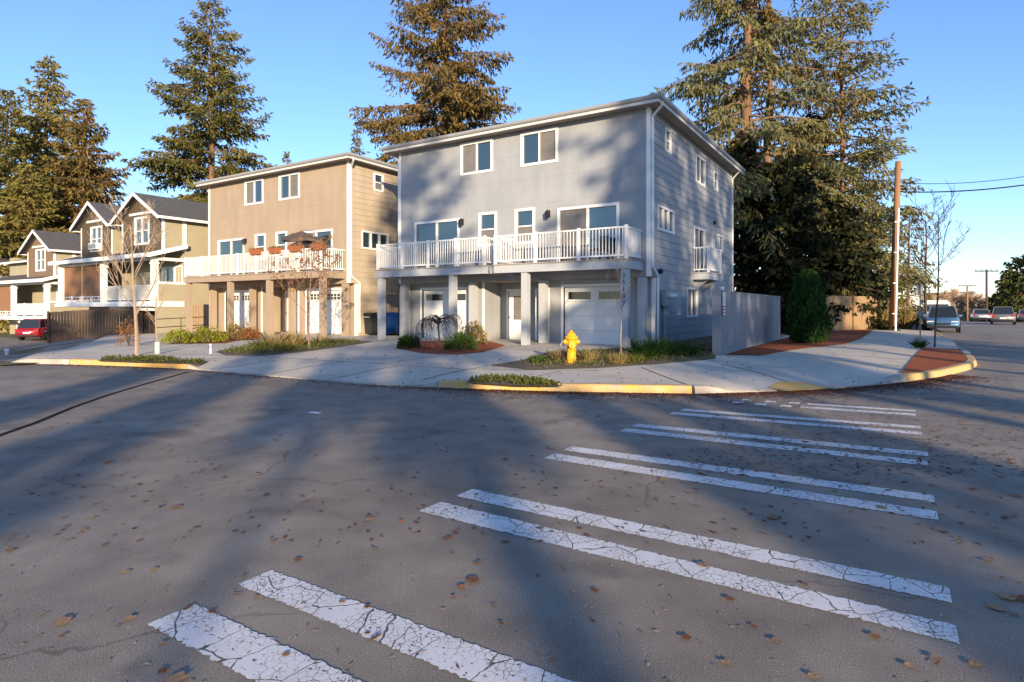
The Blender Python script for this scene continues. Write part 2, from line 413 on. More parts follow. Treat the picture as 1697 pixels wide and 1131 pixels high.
# hollow of lower land by the left houses
bpy.data.objects['ground'].location.z = -.8
struct(sheet('lawn', [(-75, 6), (-20, 6.2), (-20, 20), (-20, 46), (-3.8, 46), (-3.8, 90), (-75, 90)], lambda x, y: .04 - drop(x, y), 'dirt', 2.5), 'rough dry grass and earth around the houses', 'ground')
struct(sheet('road', [(-62, -30), (13.5, -30), (13.5, 90)] + KERB[::-1], lambda x, y: 0, 'asphalt', 8), 'dark grey asphalt street crossing with patches and fallen leaves', 'road')
struct(sheet('roadside', [(13.5, -60), (140, -60), (140, 300), (13.5, 300)], lambda x, y: -.01, 'dirt', 40), 'verge on the far side of the side street', 'ground')
struct(sheet('road', [(2, 90), (13.5, 90), (15, 210), (4, 210)], lambda x, y: -(y-90)*.03, 'asphalt', 10), 'side street dipping away downhill in the distance', 'road')
# concrete frontage between kerb and houses
KI = [k for k in KERB if -20.95 <= k[0] and k[1] <= 30.5]
front = [(x, y) for x, y in KI] + [(2, 46), (-3.8, 46), (-3.8, 31.5), (-7.3, 31.5), (-7.3, 21.2), (-22.2, 21.2), (-33, 21.2), (-33, 14.5), (-27.5, 11.4), (-24.2, 9.0)]
struct(sheet('sidewalk', front, zc, 'conc', .55), 'pale concrete sidewalk and driveways with dropped kerbs', 'sidewalk')
# left lane to the neighbouring garages
struct(sheet('driveway', [(-20.9, 6.7), (-24.2, 9.0), (-27.5, 11.4), (-31.5, 13.6), (-44, 16.6), (-58, 18), (-75, 18), (-75, 5), (-62, -6), (-40, .4), (-27, 4.6)],
             lambda x, y: .058 - drop(x, y), 'asphalt', 1.5), 'shaded asphalt driveway in front of the dark wooden fence', 'driveway')
def kerb_piece(name, t0, t1, m, label):
    # t in index units along KERB
    pts = []; n = max(2, int((t1-t0)*6))
    for i in range(n+1):
        t = t0 + (t1-t0)*i/n; k = min(int(t), len(KERB)-2); f = t-k
        pts.append(Vector((KERB[k][0]*(1-f)+KERB[k+1][0]*f, KERB[k][1]*(1-f)+KERB[k+1][1]*f)))
    mb = MB(); rows = []
    for i, p in enumerate(pts):
        d = (pts[min(i+1, n)] - pts[max(i-1, 0)]).normalized(); nrm = Vector((-d.y, d.x))
        h = .145 - .115*low(p.x, p.y) - drop(p.x, p.y)
        a = p - nrm*.03; b = p - nrm*.005; c = p + nrm*.02; e = p + nrm*.17
        rows.append([(a.x, a.y, -.02), (b.x, b.y, h-.02), (c.x, c.y, h), (e.x, e.y, h), (e.x, e.y, -.02)])
    for r0, r1 in zip(rows, rows[1:]):
        for j in range(4): mb.quad(r0[j], r1[j], r1[j+1], r0[j+1])
    for r in (rows[0], rows[-1]): mb.poly(r)
    o = mb.build(name, m); struct(o, label, 'kerb')
kerb_piece('kerb', 3.0, 4.0, 'kerb', 'plain concrete kerb end at the left driveway')
kerb_piece('kerb', 4.01, 5.97, 'yellow', 'yellow painted kerb beside the low green strip on the left')
kerb_piece('kerb', 5.98, 8.85, 'kerb', 'dropped plain concrete kerb across the driveways')
kerb_piece('kerb', 8.86, 10.98, 'yellow', 'yellow painted kerb in front of the hydrant')
kerb_piece('kerb', 11.0, 14.9, 'kerb', 'plain dropped kerb at the crosswalk ramp')
kerb_piece('kerb', 14.92, 19.6, 'yellow', 'worn yellow kerb curving around the red mulch corner')
kerb_piece('kerb', 19.62, 20.98, 'kerb', 'bare concrete kerb along the side street')
kerb_piece('kerb', 21.0, 21.25, 'yellow', 'sunlit yellow kerb end far along the side street')
kerb_piece('kerb', 21.26, 22, 'kerb', 'distant concrete kerb along the side street')
# joints in the concrete
jm = MB()
def joint(a, b, w=.016):
    a = Vector(a); b = Vector(b); n = max(2, int((b-a).length/.5)); d = (b-a).normalized(); q = Vector((-d.y, d.x))*w
    for i in range(n):
        p0 = a+(b-a)*i/n; p1 = a+(b-a)*(i+1)/n
        jm.quad((*(p0-q), zc(*p0)+.006), (*(p1-q), zc(*p1)+.006), (*(p1+q), zc(*p1)+.006), (*(p0+q), zc(*p0)+.006))
M['joint'] = mat('joint dirt', (.10, .085, .07), .95)
for x in (-18.2, -16.2, -14.2, -12.2, -10.2, -8.3, -6.3):
    y = 7.9 if x < -16.5 else (8.75 if x < -9 else 9.6); joint((x, y), (x, y+2.3))
joint((-20, 9.9), (-15, 10.9)); joint((-15, 10.9), (-8.5, 11.1)); joint((-8.5, 11.1), (-5.6, 12.4))
joint((-3.3, 11.2), (-5.0, 13.4)); joint((-1.6, 12.9), (-3.6, 15.0)); joint((-11.0, 11.1), (-11.0, 19.6)); joint((-14.6, 16.4), (-8.0, 16.4))
for y in (17.5, 19.2, 21, 23): joint((-1.6, y), (.4, y))
struct(jm.build('sidewalk_joint', 'joint'), 'dark joint lines cut across the concrete sidewalk', 'joint')
# tar seam across the street
seam = MB(); sp = [onG(*p, 0) for p in ((-60, 745), (0, 722), (60, 701), (120, 676), (180, 655), (240, 637), (312, 617))]
for (a, b) in zip(sp, sp[1:]):
    a = Vector(a); b = Vector(b); d = (b-a).normalized(); q = Vector((-d.y, d.x))*.042
    seam.quad((*(a-q), .004), (*(b-q), .004), (*(b+q), .004), (*(a+q), .004))
struct(seam.build('road_seam', 'tar'), 'dark tar seam running across the street on the left', 'road seam')
# crosswalk: twelve stripes in pairs
CW = [(-3.10, .26, 1.54, 1.78, 1.54, 1.78), (-3.12, .26, 2.03, 2.25, 2.03, 2.25), (-3.08, .24, 3.51, 3.77, 3.46, 3.65), (-3.07, .24, 3.95, 4.18, 3.92, 4.13),
      (-3.08, .25, 5.44, 5.68, 5.40, 5.62), (-3.07, .25, 5.86, 6.08, 5.88, 6.10), (-2.95, .25, 7.14, 7.36, 7.20, 7.42), (-2.94, .27, 7.53, 7.75, 7.66, 7.88),
      (-2.82, .25, 8.68, 8.90, 8.92, 9.13), (-2.77, .25, 9.06, 9.28, 9.38, 9.58), (-2.5, .22, 10.22, 10.42, 10.45, 10.64), (-2.4, .23, 10.60, 10.78, 10.86, 11.04)]
pos = ['nearest the photographer', 'second', 'third', 'fourth', 'fifth', 'sixth', 'seventh', 'eighth', 'ninth', 'tenth', 'eleventh and worn', 'last and worn, by the ramp']
for i, (a, b, y0, y1, r0, r1) in enumerate(CW):
    mb = MB(); n = 180; rng = random.Random(i)
    e0 = [rng.gauss(0, .005) for _ in range(n+1)]; e1 = [rng.gauss(0, .005) for _ in range(n+1)]
    def pt(k, top):
        t = k/n; x = a+(b-a)*t
        return (x, (y1*(1-t)+r1*t + e1[k]) if top else (y0*(1-t)+r0*t + e0[k]), .004)
    for k in range(n):
        if i >= 10 and k < 80 and (k % 24) < 13: continue
        mb.quad(pt(k, 0), pt(k+1, 0), pt(k+1, 1), pt(k, 1))
    o = mb.build('crosswalk_stripe', 'stripe')
    tag(o, 'cracked white crosswalk stripe, %s counting away from the camera' % pos[i], 'road marking', 'white crosswalk stripes', 'structure')
# beds and mulch laid on the concrete
def bed(name, px, m, label, dz=.012, z=.15):
    poly = [onG(x, y, z) for x, y in px]
    return struct(sheet(name, poly, lambda x, y: zc(x, y)+dz, m, .6), label, 'planting bed')
bed('planting_bed', [(655, 580), (700, 588), (760, 590), (800, 587), (838, 577), (812, 571), (760, 569), (700, 570), (664, 573)], 'mulch', 'red bark mulch bed around the weeping tree')
bed('planting_bed', [(812, 607), (870, 599), (905, 588), (1010, 583), (1100, 577), (1186, 578), (1186, 599), (1100, 606), (990, 612), (880, 614)], 'soil', 'earth bed around the yellow hydrant')
bed('planting_bed', [(357, 584), (420, 573), (560, 566), (620, 570), (520, 583), (440, 590), (372, 589)], 'soil', 'earth bed with tall dry grasses before the tan house')
bed('planting_bed', [(280, 571), (300, 561), (360, 553), (432, 555), (424, 562), (372, 571)], 'mulch', 'mulch bed under the lime shrubs')
bed('planting_bed', [(160, 598), (178, 592), (250, 592), (345, 599), (328, 603), (312, 603)], 'soil', 'low planted strip along the left yellow kerb', .014)
bed('planting_bed', [(770, 634), (800, 626), (850, 625), (900, 632), (938, 640), (860, 639)], 'soil', 'small grassy strip beside the yellow kerb', .014)
struct(sheet('mulch_bed', [(-4.1, 17.6), (-3.2, 17.9), (-2.4, 22), (-1.6, 24.6), (-1.3, 30), (-1.2, 44), (-4.1, 44)], lambda x, y: zc(x, y)+.02, 'mulch', .8), 'red bark mulch along the foot of the grey fence', 'mulch bed')
struct(sheet('mulch_bed', [(.05, 15.6), (.25, 15.75), (.75, 17.0), (1.1, 18.2), (1.45, 19.6), (1.62, 20.9), (1.78, 25.6), (.75, 25.6), (.35, 20)], lambda x, y: zc(x, y)+.02, 'mulch', .6), 'red bark mulch inside the curved kerb corner', 'mulch bed')
struct(sheet('mulch_bed', [(-6.9, 19.6), (-4.4, 18.2), (-4.4, 31), (-6.9, 31)], lambda x, y: zc(x, y)+.08, 'soil', 1.5), 'dark bark bed along the side of the grey house', 'mulch bed')
struct(sheet('tactile_paving', [onG(x, y, .06) for x, y in ((1272, 641), (1300, 646.5), (1378, 641), (1330, 634), (1290, 635))], lambda x, y: zc(x, y)+.008, 'tactile', .4), 'worn yellow paint patch on the crosswalk ramp', 'ramp marking')

# ------------------------------------------------------------------ house building blocks
def fr_front(Y): return lambda a, d, z: (a, Y-d, z)          # d = outwards, towards the street
def fr_right(X): return lambda a, d, z: (X+d, a, z)
def wall(mb, fr, a0, a1, z0, z1, holes=(), row=.26, lip=.018, reveal=.10):
    A = sorted({a0, a1, *[h[0] for h in holes], *[h[1] for h in holes]})
    Z = {z0, z1, *[h[2] for h in holes], *[h[3] for h in holes]}
    k = z0
    while k < z1: Z.add(round(k, 4)); k += row
    Z = sorted(Z)
    def lipd(z, top):                      # board profile: proud at its foot
        f = ((z-z0) / row) % 1.0
        if top and (f < 1e-3 or f > 1-1e-3): f = 1.0
        elif not top and f > 1-1e-3: f = 0.0
        return lip*(1-f)
    for za, zb in zip(Z, Z[1:]):
        if zb-za < 1e-4: continue
        d0, d1 = lipd(za, False), lipd(zb, True)
        run = None
        for xa, xb in zip(A, A[1:]):
            cx, cz = (xa+xb)/2, (za+zb)/2
            if any(h[0] < cx < h[1] and h[2] < cz < h[3] for h in holes): continue
            mb.quad(fr(xa, d0, za), fr(xb, d0, za), fr(xb, d1, zb), fr(xa, d1, zb))
            if d0 > lip*.9: mb.quad(fr(xa, 0, za), fr(xb, 0, za), fr(xb, d0, za), fr(xa, d0, za))
    for h in holes:
        for q in (((h[0], h[2]), (h[1], h[2])), ((h[1], h[2]), (h[1], h[3])), ((h[1], h[3]), (h[0], h[3])), ((h[0], h[3]), (h[0], h[2]))):
            mb.quad(fr(q[0][0], lip, q[0][1]), fr(q[1][0], lip, q[1][1]), fr(q[1][0], -reveal, q[1][1]), fr(q[0][0], -reveal, q[0][1]))
def window(root, fr, a0, a1, z0, z1, kind='slider', trim=.07, fm='white', screen=None, g='glass'):
    """frame, mullions, and panes set back in the opening"""
    mb = MB(); o = .035
    t = trim
    mb.box(a0-t, a0+.03, -.06, o, z0-t, z1+t, fr); mb.box(a1-.03, a1+t, -.06, o, z0-t, z1+t, fr)
    mb.box(a0+.03, a1-.03, -.06, o-.002, z1-.03, z1+t, fr); mb.box(a0+.03, a1-.03, -.06, o-.002, z0-t, z0+.03, fr)
    panes = []
    w = .025
    if kind in ('slider', 'door'):
        m = (a0+a1)/2; ww = .045 if kind == 'door' else .028
        mb.box(m-ww, m+ww, -.055, .01, z0+.03, z1-.03, fr); panes = [(a0, m, z0, z1), (m, a1, z0, z1)]
    elif kind == 'hung':
        m = (z0+z1)/2; mb.box(a0+.03, a1-.03, -.055, .01, m-w, m+w, fr); panes = [(a0, a1, z0, m), (a0, a1, m, z1)]
    elif kind == 'triple':
        d = (a1-a0)/3
        for k in (1, 2): mb.box(a0+d*k-.04, a0+d*k+.04, -.055, .03, z0+.03, z1-.03, fr)
        panes = [(a0+d*k, a0+d*(k+1), z0, z1) for k in range(3)]
    elif kind == 'grid':
        m = (a0+a1)/2; n = (z0+z1)/2
        mb.box(m-.05, m+.05, -.055, .02, z0+.03, z1-.03, fr)
        mb.box(a0+.03, m-.05, -.055, .01, n-.03, n+.03, fr); mb.box(m+.05, a1-.03, -.055, .01, n-.03, n+.03, fr)
        panes = [(a0, m, z0, n), (m, a1, z0, n), (a0, m, n, z1), (m, a1, n, z1)]
    else: panes = [(a0, a1, z0, z1)]
    f = mb.build('sliding_door' if kind == 'door' else 'window', fm, root)
    for i, (p0, p1, q0, q1) in enumerate(panes):
        scr = screen is not None and i in screen
        d = -.03 if scr else -.045
        pb = MB(); pb.box(p0+.002, p1-.002, d-.012, d, q0+.002, q1-.002, fr)
        pb.build('insect_screen' if scr else 'pane', 'screen' if scr else g, f)
    return f
def railing(root, p0, p1, z, h=1.05, posts=(0, 1), name='railing', step=.115, fat=1.0):
    a = Vector(p0); b = Vector(p1); L = (b-a).length; d = (b-a)/L; q = Vector((-d.y, d.x))
    fr = lambda s, o, zz: (a.x+d.x*s+q.x*o, a.y+d.y*s+q.y*o, zz)
    mb = MB()
    mb.box(0, L, -.03, .03, z+h-.05, z+h, fr); mb.box(0, L, -.02, .02, z+.09, z+.14, fr)
    n = int(L/step)
    for i in range(1, n):
        s = L*i/n; mb.box(s-.013*fat, s+.013*fat, -.013, .013, z+.14, z+h-.05, fr)
    o = mb.build(name, 'white', root)
    for k in posts:
        pb = MB(); pb.box(L*k-.045, L*k+.045, -.045, .045, z, z+h+.04, fr); pb.build('railing_post', 'white', o)
    return o
def garage_door(root, fr, a0, a1, z0, z1, arched=False):
    mb = MB(); n = 4; h = (z1-z0)/n
    for k in range(n):
        mb.box(a0, a1, -.13, -.09, z0+k*h+.006, z0+(k+1)*h-.006, fr)
    mb.box(a0, a1, -.15, -.131, z0, z1, fr)
    t = .10
    mb.box(a0-t, a0, -.10, .03, z0-.02, z1+t, fr); mb.box(a1, a1+t, -.10, .03, z0-.02, z1+t, fr); mb.box(a0, a1, -.10, .028, z1, z1+t, fr)
    d = mb.build('garage_door', 'garage_white', root)
    w = (a1-a0)
    for c in (.25, .75):
        x0, x1 = a0+w*c-.46, a0+w*c+.46; y0, y1 = z1-.46, z1-.18
        fb = MB()
        fb.box(x0-.04, x1+.04, -.092, -.075, y1, y1+.04, fr); fb.box(x0-.04, x1+.04, -.092, -.075, y0-.04, y0, fr)
        fb.box(x0-.04, x0, -.092, -.075, y0, y1, fr); fb.box(x1, x1+.04, -.092, -.075, y0, y1, fr)
        if arched:
            for k in range(1, 4): fb.box(x0+(x1-x0)*k/4-.02, x0+(x1-x0)*k/4+.02, -.09, -.076, y0, y1, fr)
            m = (y0+y1)/2; fb.box(x0, x1, -.09, -.077, m-.012, m+.012, fr)
        wf = fb.build('garage_window', 'garage_white', d)
        pb = MB(); pb.box(x0, x1, -.095, -.083, y0, y1, fr); pb.build('pane', 'dark_glass', d)
    return d
def lantern(root, x, Y, z):
    mb = MB(); mb.box(x-.05, x+.05, Y-.03, Y, z-.1, z+.16); mb.tube([(x, Y-.03, z+.1), (x, Y-.1, z+.17), (x, Y-.16, z+.13)], .014, 6)
    mb.lathe([(.02, .15), (.10, .08), (.10, .07), (.075, -.14), (.05, -.15)], (x, Y-.16, z), 6)
    o = mb.build('wall_lantern', 'black', root)
    gb = MB(); gb.lathe([(.06, .06), (.062, -.08)], (x, Y-.16, z-.005), 6)
    for i in range(4):
        pass
    return o
def downspout(root, pts, name='downspout'):
    mb = MB()
    for a, b in zip(pts, pts[1:]):
        mb.tube([a, b], .045, 4)
    for a, b, z in [(p[0], p[1], p[2]) for p in pts[2:-1]]: pass
    return mb.build(name, 'white', root)

def townhouse(X, dz, front, side, trimm, label, deck_split, arched, lantern_x, side_door, number):
    """three-storey duplex; X = its right front corner along the street"""
    Yf, Yg, Yb, Wd = 19.6, 20.05, 31.4, 11.3
    L = X - Wd
    root = thing('duplex_house', (X-Wd/2, Yf, .2+dz), label, 'house')
    ff, fg, fs = fr_front(Yf), fr_front(Yg), fr_right(X)
    z0, z1, zt = .05, 2.62+dz, 8.32+dz
    c = X + 7.02                             # offsets were taken from the grey house
    up = [(-14.90+c, -13.45+c, 6.98+dz, 8.14+dz), (-12.03+c, -10.56+c, 6.98+dz, 8.12+dz),
          (-17.36+c, -15.09+c, 3.12+dz, 5.14+dz), (-10.45+c, -8.17+c, 3.12+dz, 5.14+dz),
          (-14.0+c, -13.26+c, 4.05+dz, 5.26+dz), (-12.29+c, -11.54+c, 4.05+dz, 5.26+dz)]
    wb = MB(); wall(wb, ff, L, X, z1, zt, up, .95, .006)
    gar = [(-17.40+c, -14.95+c, .2+dz, 2.33+dz), (-10.50+c, -8.05+c, .2+dz, 2.33+dz), (-14.1+c, -11.2+c, .2+dz, z1)]
    wall(wb, fg, L+.12, X-.0, z0, z1, gar, .95, .006, .14)
    # entry recess
    rl, rr, yb = -14.1+c, -11.2+c, 21.25
    rb = fr_front(yb)
    wb.quad((rl, Yg+.14, z0), (rl, yb, z0), (rl, yb, z1), (rl, Yg+.14, z1)); wb.quad((rr, yb, z0), (rr, Yg+.14, z0), (rr, Yg+.14, z1), (rr, yb, z1))
    doors = [(-13.72+c, -12.82+c, .22+dz, 2.25+dz), (-12.33+c, -11.43+c, .22+dz, 2.25+dz)]
    wall(wb, rb, rl, rr, z0, z1, doors, .95, .006, .05)
    wb.build('front_wall', front, root)
    # soffit of the overhanging upper floors and entry ceiling
    sb = MB(); sb.box(L+.02, X-.02, Yf+.01, yb+.01, z1-.02, z1+.05); sb.build('soffit', 'soffit', root)
    rw = [(21.22, 21.78, 7.22+dz, 7.98+dz), (25.12, 26.46, 6.80+dz, 7.86+dz), (27.98, 28.60, 6.95+dz, 7.72+dz), (20.42, 22.14, 4.33+dz, 5.1+dz),
          (24.85, 26.40, 3.0+dz, 4.86+dz), (28.56, 29.58, 4.2+dz, 4.92+dz), (23.86, 25.28, 1.24+dz, 2.33+dz)]
    sb = MB(); wall(sb, fs, Yg, Yb, z0, z1, [h for h in rw if h[3] < z1], .27, .02); wall(sb, fs, Yf, Yb, z1, zt, [h for h in rw if h[2] > z1], .27, .02)
    sb.build('side_wall', side, root)
    ob = MB(); ob.quad((L, Yf, z0), (L, Yb, z0), (L, Yb, zt), (L, Yf, zt)); ob.quad((L, Yb, z0), (X, Yb, z0), (X, Yb, zt), (L, Yb, zt))
    ob.build('rear_wall', side, root)
    kinds = ['slider', 'slider', 'door', 'door', 'hung', 'hung']; scr = [{0}, {1}, None, {0}, {0}, {0}]
    for h, k, s in zip(up, kinds, scr): window(root, ff, *h, k, screen=s)
    for h, k, s in zip(rw, ['hung', 'slider', 'hung', 'triple', 'slider', 'slider', 'slider'], [{0}, {0}, {0}, None, {0}, None, {0}]):
        window(root, fs, *h, k, trim=.05, screen=s, g='dark_glass' if k == 'hung' else 'glass')
    for h in gar[:2]: garage_door(root, fg, *h, arched)
    for h in doors:
        db = MB(); db.box(h[0], h[1], -.05, -.02, h[2], h[3], rb)
        for s in (h[0]-.09, h[1]): db.box(s, s+.09, -.05, .025, h[2], h[3]+.09, rb)
        db.box(h[0], h[1], -.05, .023, h[3], h[3]+.09, rb)
        d = db.build('front_door', 'white', root)
        pb = MB(); pb.box(h[0]+.24, h[1]-.24, -.022, -.012, h[2]+.85, h[3]-.2, rb); pb.build('door_pane', 'screen', d)
        hb = MB(); hb.lathe([(.03, 0), (.03, .05), (.02, .06)], (h[0]+.07, yb-.03, h[2]+.95), 8, 'y'); hb.v = [(p[0], 2*(yb-.03)-p[1]-.0, p[2]) for p in hb.v]
        hb.build('door_knob', 'black', d)
    # corner boards
    for a, b, z, zz, f in ((L, L+.11, z1, zt, ff), (X-.11, X+.02, z1, zt, ff), (L+.12, L+.22, z0, z1-.03, fg), (X-.09, X+.022, z0, z1-.03, fg), (rl-.1, rl+.004, z0, z1-.03, fg), (rr-.004, rr+.1, z0, z1-.03, fg)):
        cb = MB(); cb.box(a, b, -.01, .028, z, zz, f); cb.build('corner_board', 'white', root)
    for a, b, d, z, zz in ((Yf-.027, Yf+.10, .03, z1, zt), (Yg-.027, Yg+.10, .032, z0, z1-.03), (Yb-.1, Yb, .03, z0, zt)):
        cb = MB(); cb.box(a, b, .0, d, z, zz, fs); cb.build('corner_board', 'white', root)
    # roof: low hip with fascia, gutter
    o = .48; e0 = zt
    x0, x1, y0, y1 = L-o, X+o, Yf-o, Yb+o
    rf = MB(); zr = e0+.17; hx = 4.2; rise = 1.05
    A, B, C_, D = (x0, y0, zr), (x1, y0, zr), (x1, y1, zr), (x0, y1, zr)
    P, Q = ((x0+x1)/2, y0+5.8, zr+rise), ((x0+x1)/2, y1-5.8, zr+rise)
    rf.poly([A, B, P]); rf.poly([B, C_, Q, P]); rf.poly([C_, D, Q]); rf.poly([D, A, P, Q])
    r = rf.build('roof', 'shingle', root)
    sf = MB(); sf.box(x0+.03, x1-.03, y0+.03, y1-.03, e0-.02, e0+.02); sf.build('eave_soffit', 'soffit', r)
    fa = MB()
    for q in ((x0, x1, y0, y0+.03), (x0, x1, y1-.03, y1), (x0, x0+.03, y0+.03, y1-.03), (x1-.03, x1, y0+.03, y1-.03)): fa.box(*q, e0-.05, e0+.15)
    fa.build('fascia', 'trim_dull', r)
    gu = MB(); g = .11
    def gut(pts, nrm):
        (ax, ay), (bx, by) = pts; n = Vector((*nrm, 0)); pr = [(0, .035), (.05, .035), (.09, .08), (.105, .15), (.09, .16), (0, .16)]
        poly = [(ax+n.x*p, ay+n.y*p, e0+q+.02) for p, q in pr]; gu.prism(poly, (bx-ax, by-ay, 0))
    gut(((x0-g, y0), (x1+g, y0)), (0, -1)); gut(((x1, y0-.002), (x1, y1)), (1, 0)); gut(((x0, y0-.002), (x0, y1)), (-1, 0))
    gu.build('gutter', 'gutter', r)
    # downspouts
    k = .06
    downspout(root, [(x1+.03, Yf-.18, e0+.03), (x1-.02, Yf-.15, e0-.1), (X+.09, Yf+.06, e0-.33), (X+.09, Yf+.06, 2.95+dz), (X+.09, Yg+.14, 2.62+dz), (X+.09, Yg+.14, .3+dz)])
    downspout(root, [(x1+.03, Yb-.3, e0+.03), (X+.09, Yb-.12, e0-.35), (X+.09, Yb-.12, .3+dz)])
    downspout(root, [(x0-.03, Yf+.1, e0+.03), (L-.07, Yf+.05, e0-.33), (L-.07, Yf+.05, 3.0+dz), (L+.05, Yg-.07, 2.6+dz), (L+.05, Yg-.07, .3+dz)])
    for x in lantern_x: lantern(root, x+c, Yf, 5.0+dz)
    # decks on posts
    zr0, zr1 = 2.82+dz, 3.10+dz; Yd = 18.2
    spans = [(L+.02, -12.75+c, [L+.15, -14.4+c], [L+.27, -14.37+c]), (-12.40+c, X-.22, [-11.14+c, X-.25-.12], [-11.14+c, X-.27])] if deck_split else \
            [(L-.0, X-.22, [L+.15, L+3.97, L+7.15, X-.33], [L+.35, -14.37+c, -11.14+c, X-.27])]
    for a, b, P1, P2 in spans:
        db = MB(); db.box(a, b, Yd, Yd+.05, zr0, zr1); db.box(a, a+.05, Yd+.05, Yf-.01, zr0, zr1); db.box(b-.05, b, Yd+.05, Yf-.01, zr0, zr1)
        db.box(a+.05, b-.05, Yd+.05, Yf-.01, zr0+.12, zr1-.01)
        dk = db.build('deck', trimm, root)
        bb = MB(); n = int((Yf-Yd)/.145)
        bb.box(a-.03, b+.03, Yd-.04, Yf-.012, zr1, zr1+.035); bb.build('deck_boards', 'soffit', dk)
        for x in P1:
            pb = MB(); pb.box(x-.12, x+.12, Yd+.06, Yd+.30, .08, zr0+.1); po = pb.build('deck_post', trimm, dk)
        for x in P2:
            pb = MB(); pb.box(x-.13, x+.13, Yf-.08, Yf+.18, .08, z1-.03); pb.build('porch_column', trimm, dk)
        w = b-a; zz = zr1+.035
        n = max(3, round(w/1.5)); ps = tuple(i/n for i in range(n+1))
        railing(dk, (a+.06, Yd+.03), (b-.06, Yd+.03), zz, 1.04, ps)
        railing(dk, (a+.06, Yd+.1), (a+.06, Yf-.02), zz, 1.04, ()); railing(dk, (b-.06, Yd+.1), (b-.06, Yf-.02), zz, 1.04, ())
        if number and b > X-1:
            nb = MB(); x = P1[-1]; z = zr0-.12
            for ch in number:
                v, f = text_mesh(ch, .21); n0 = len(nb.v)
                nb.v += [(x-.01+p[0], Yd+.055-p[2], z-.16+p[1]) for p in v]; nb.f += [tuple(n0+i for i in q) for q in f]; z -= .225
            nb.build('house_number', 'black', dk)
    if side_door:                            # small balcony on the side wall
        a0, a1, u1 = 24.57, 26.45, X+.68
        bb = MB(); bb.box(X+.01, u1, a0-.08, a1+.08, 2.70+dz, 2.95+dz); bb.box(X+.01, u1+.04, a0-.12, a1+.12, 2.95+dz, 2.985+dz)
        bb.prism([(X+.01, a0+.3, 2.70+dz), (u1-.1, a0+.3, 2.70+dz), (X+.01, a0+.3, 2.2+dz)], (0, .1, 0)); bb.prism([(X+.01, a1-.4, 2.70+dz), (u1-.1, a1-.4, 2.70+dz), (X+.01, a1-.4, 2.2+dz)], (0, .1, 0))
        bo = bb.build('side_balcony', trimm, root)
        railing(bo, (u1-.03, a0-.02), (u1-.03, a1+.02), 2.985+dz, 1.02, (0, 1), step=.10)
        railing(bo, (X+.05, a0-.02), (u1-.08, a0-.02), 2.985+dz, 1.02, (), step=.12); railing(bo, (X+.05, a1+.02), (u1-.08, a1+.02), 2.985+dz, 1.02, (), step=.12)
        mb = MB(); mb.box(20.62, 21.35, .03, .24, 1.62, 2.15, fs); mb.box(20.58, 21.39, .03, .26, 2.15, 2.17, fs)
        mt = mb.build('meter_box', 'metal_grey', root)
        for y, z in ((21.02, 1.98), (21.30, 1.98)):
            db = MB(); db.lathe([(.105, 0), (.105, .1), (.08, .16), (.02, .17)], (X+.23, y, z), 14, 'x'); db.build('meter_dial', 'light_glass', mt)
        for y in (20.80, 20.98):
            pb = MB(); pb.tube([(X+.1, y, .2), (X+.1, y, 1.64)], .04, 8); pb.build('meter_conduit', 'metal_grey', mt)
        vb = MB(); vb.lathe([(.09, 0), (.09, .08), (.05, .14)], (X+.02, 20.5, 2.83), 10, 'x'); vb.build('side_lamp', 'black', root)
        vb = MB(); vb.box(27.80, 27.98, .0, .12, 5.33, 5.46, fs); vb.build('wall_vent', 'black', root)
        mb = MB(); mb.box(-12.68+c, -12.5+c, Yd+.1, Yd+.22, 2.92, 3.12); mb.lathe([(.06, -.14), (.075, 0)], (-12.58+c, Yd+.1, 2.95), 8); mb.build('porch_lamp', 'metal_grey', root)
    return root
grey = townhouse(-7.02, 0, 'grey_siding', 'grey_siding', 'grey_trim', 'grey three-storey duplex with two white railed decks above its garages', True, False, [-14.86, -10.87], True, '35187')
M['tan_trim'] = mat('tan trim paint', (.345, .265, .19), .65, var=.05, vs=3)
tan = townhouse(-21.47, .1, 'tan_siding', 'beige_siding', 'tan_trim', 'tan brown three-storey duplex with one long white railed deck', False, True, [-14.86, -10.87], False, '')

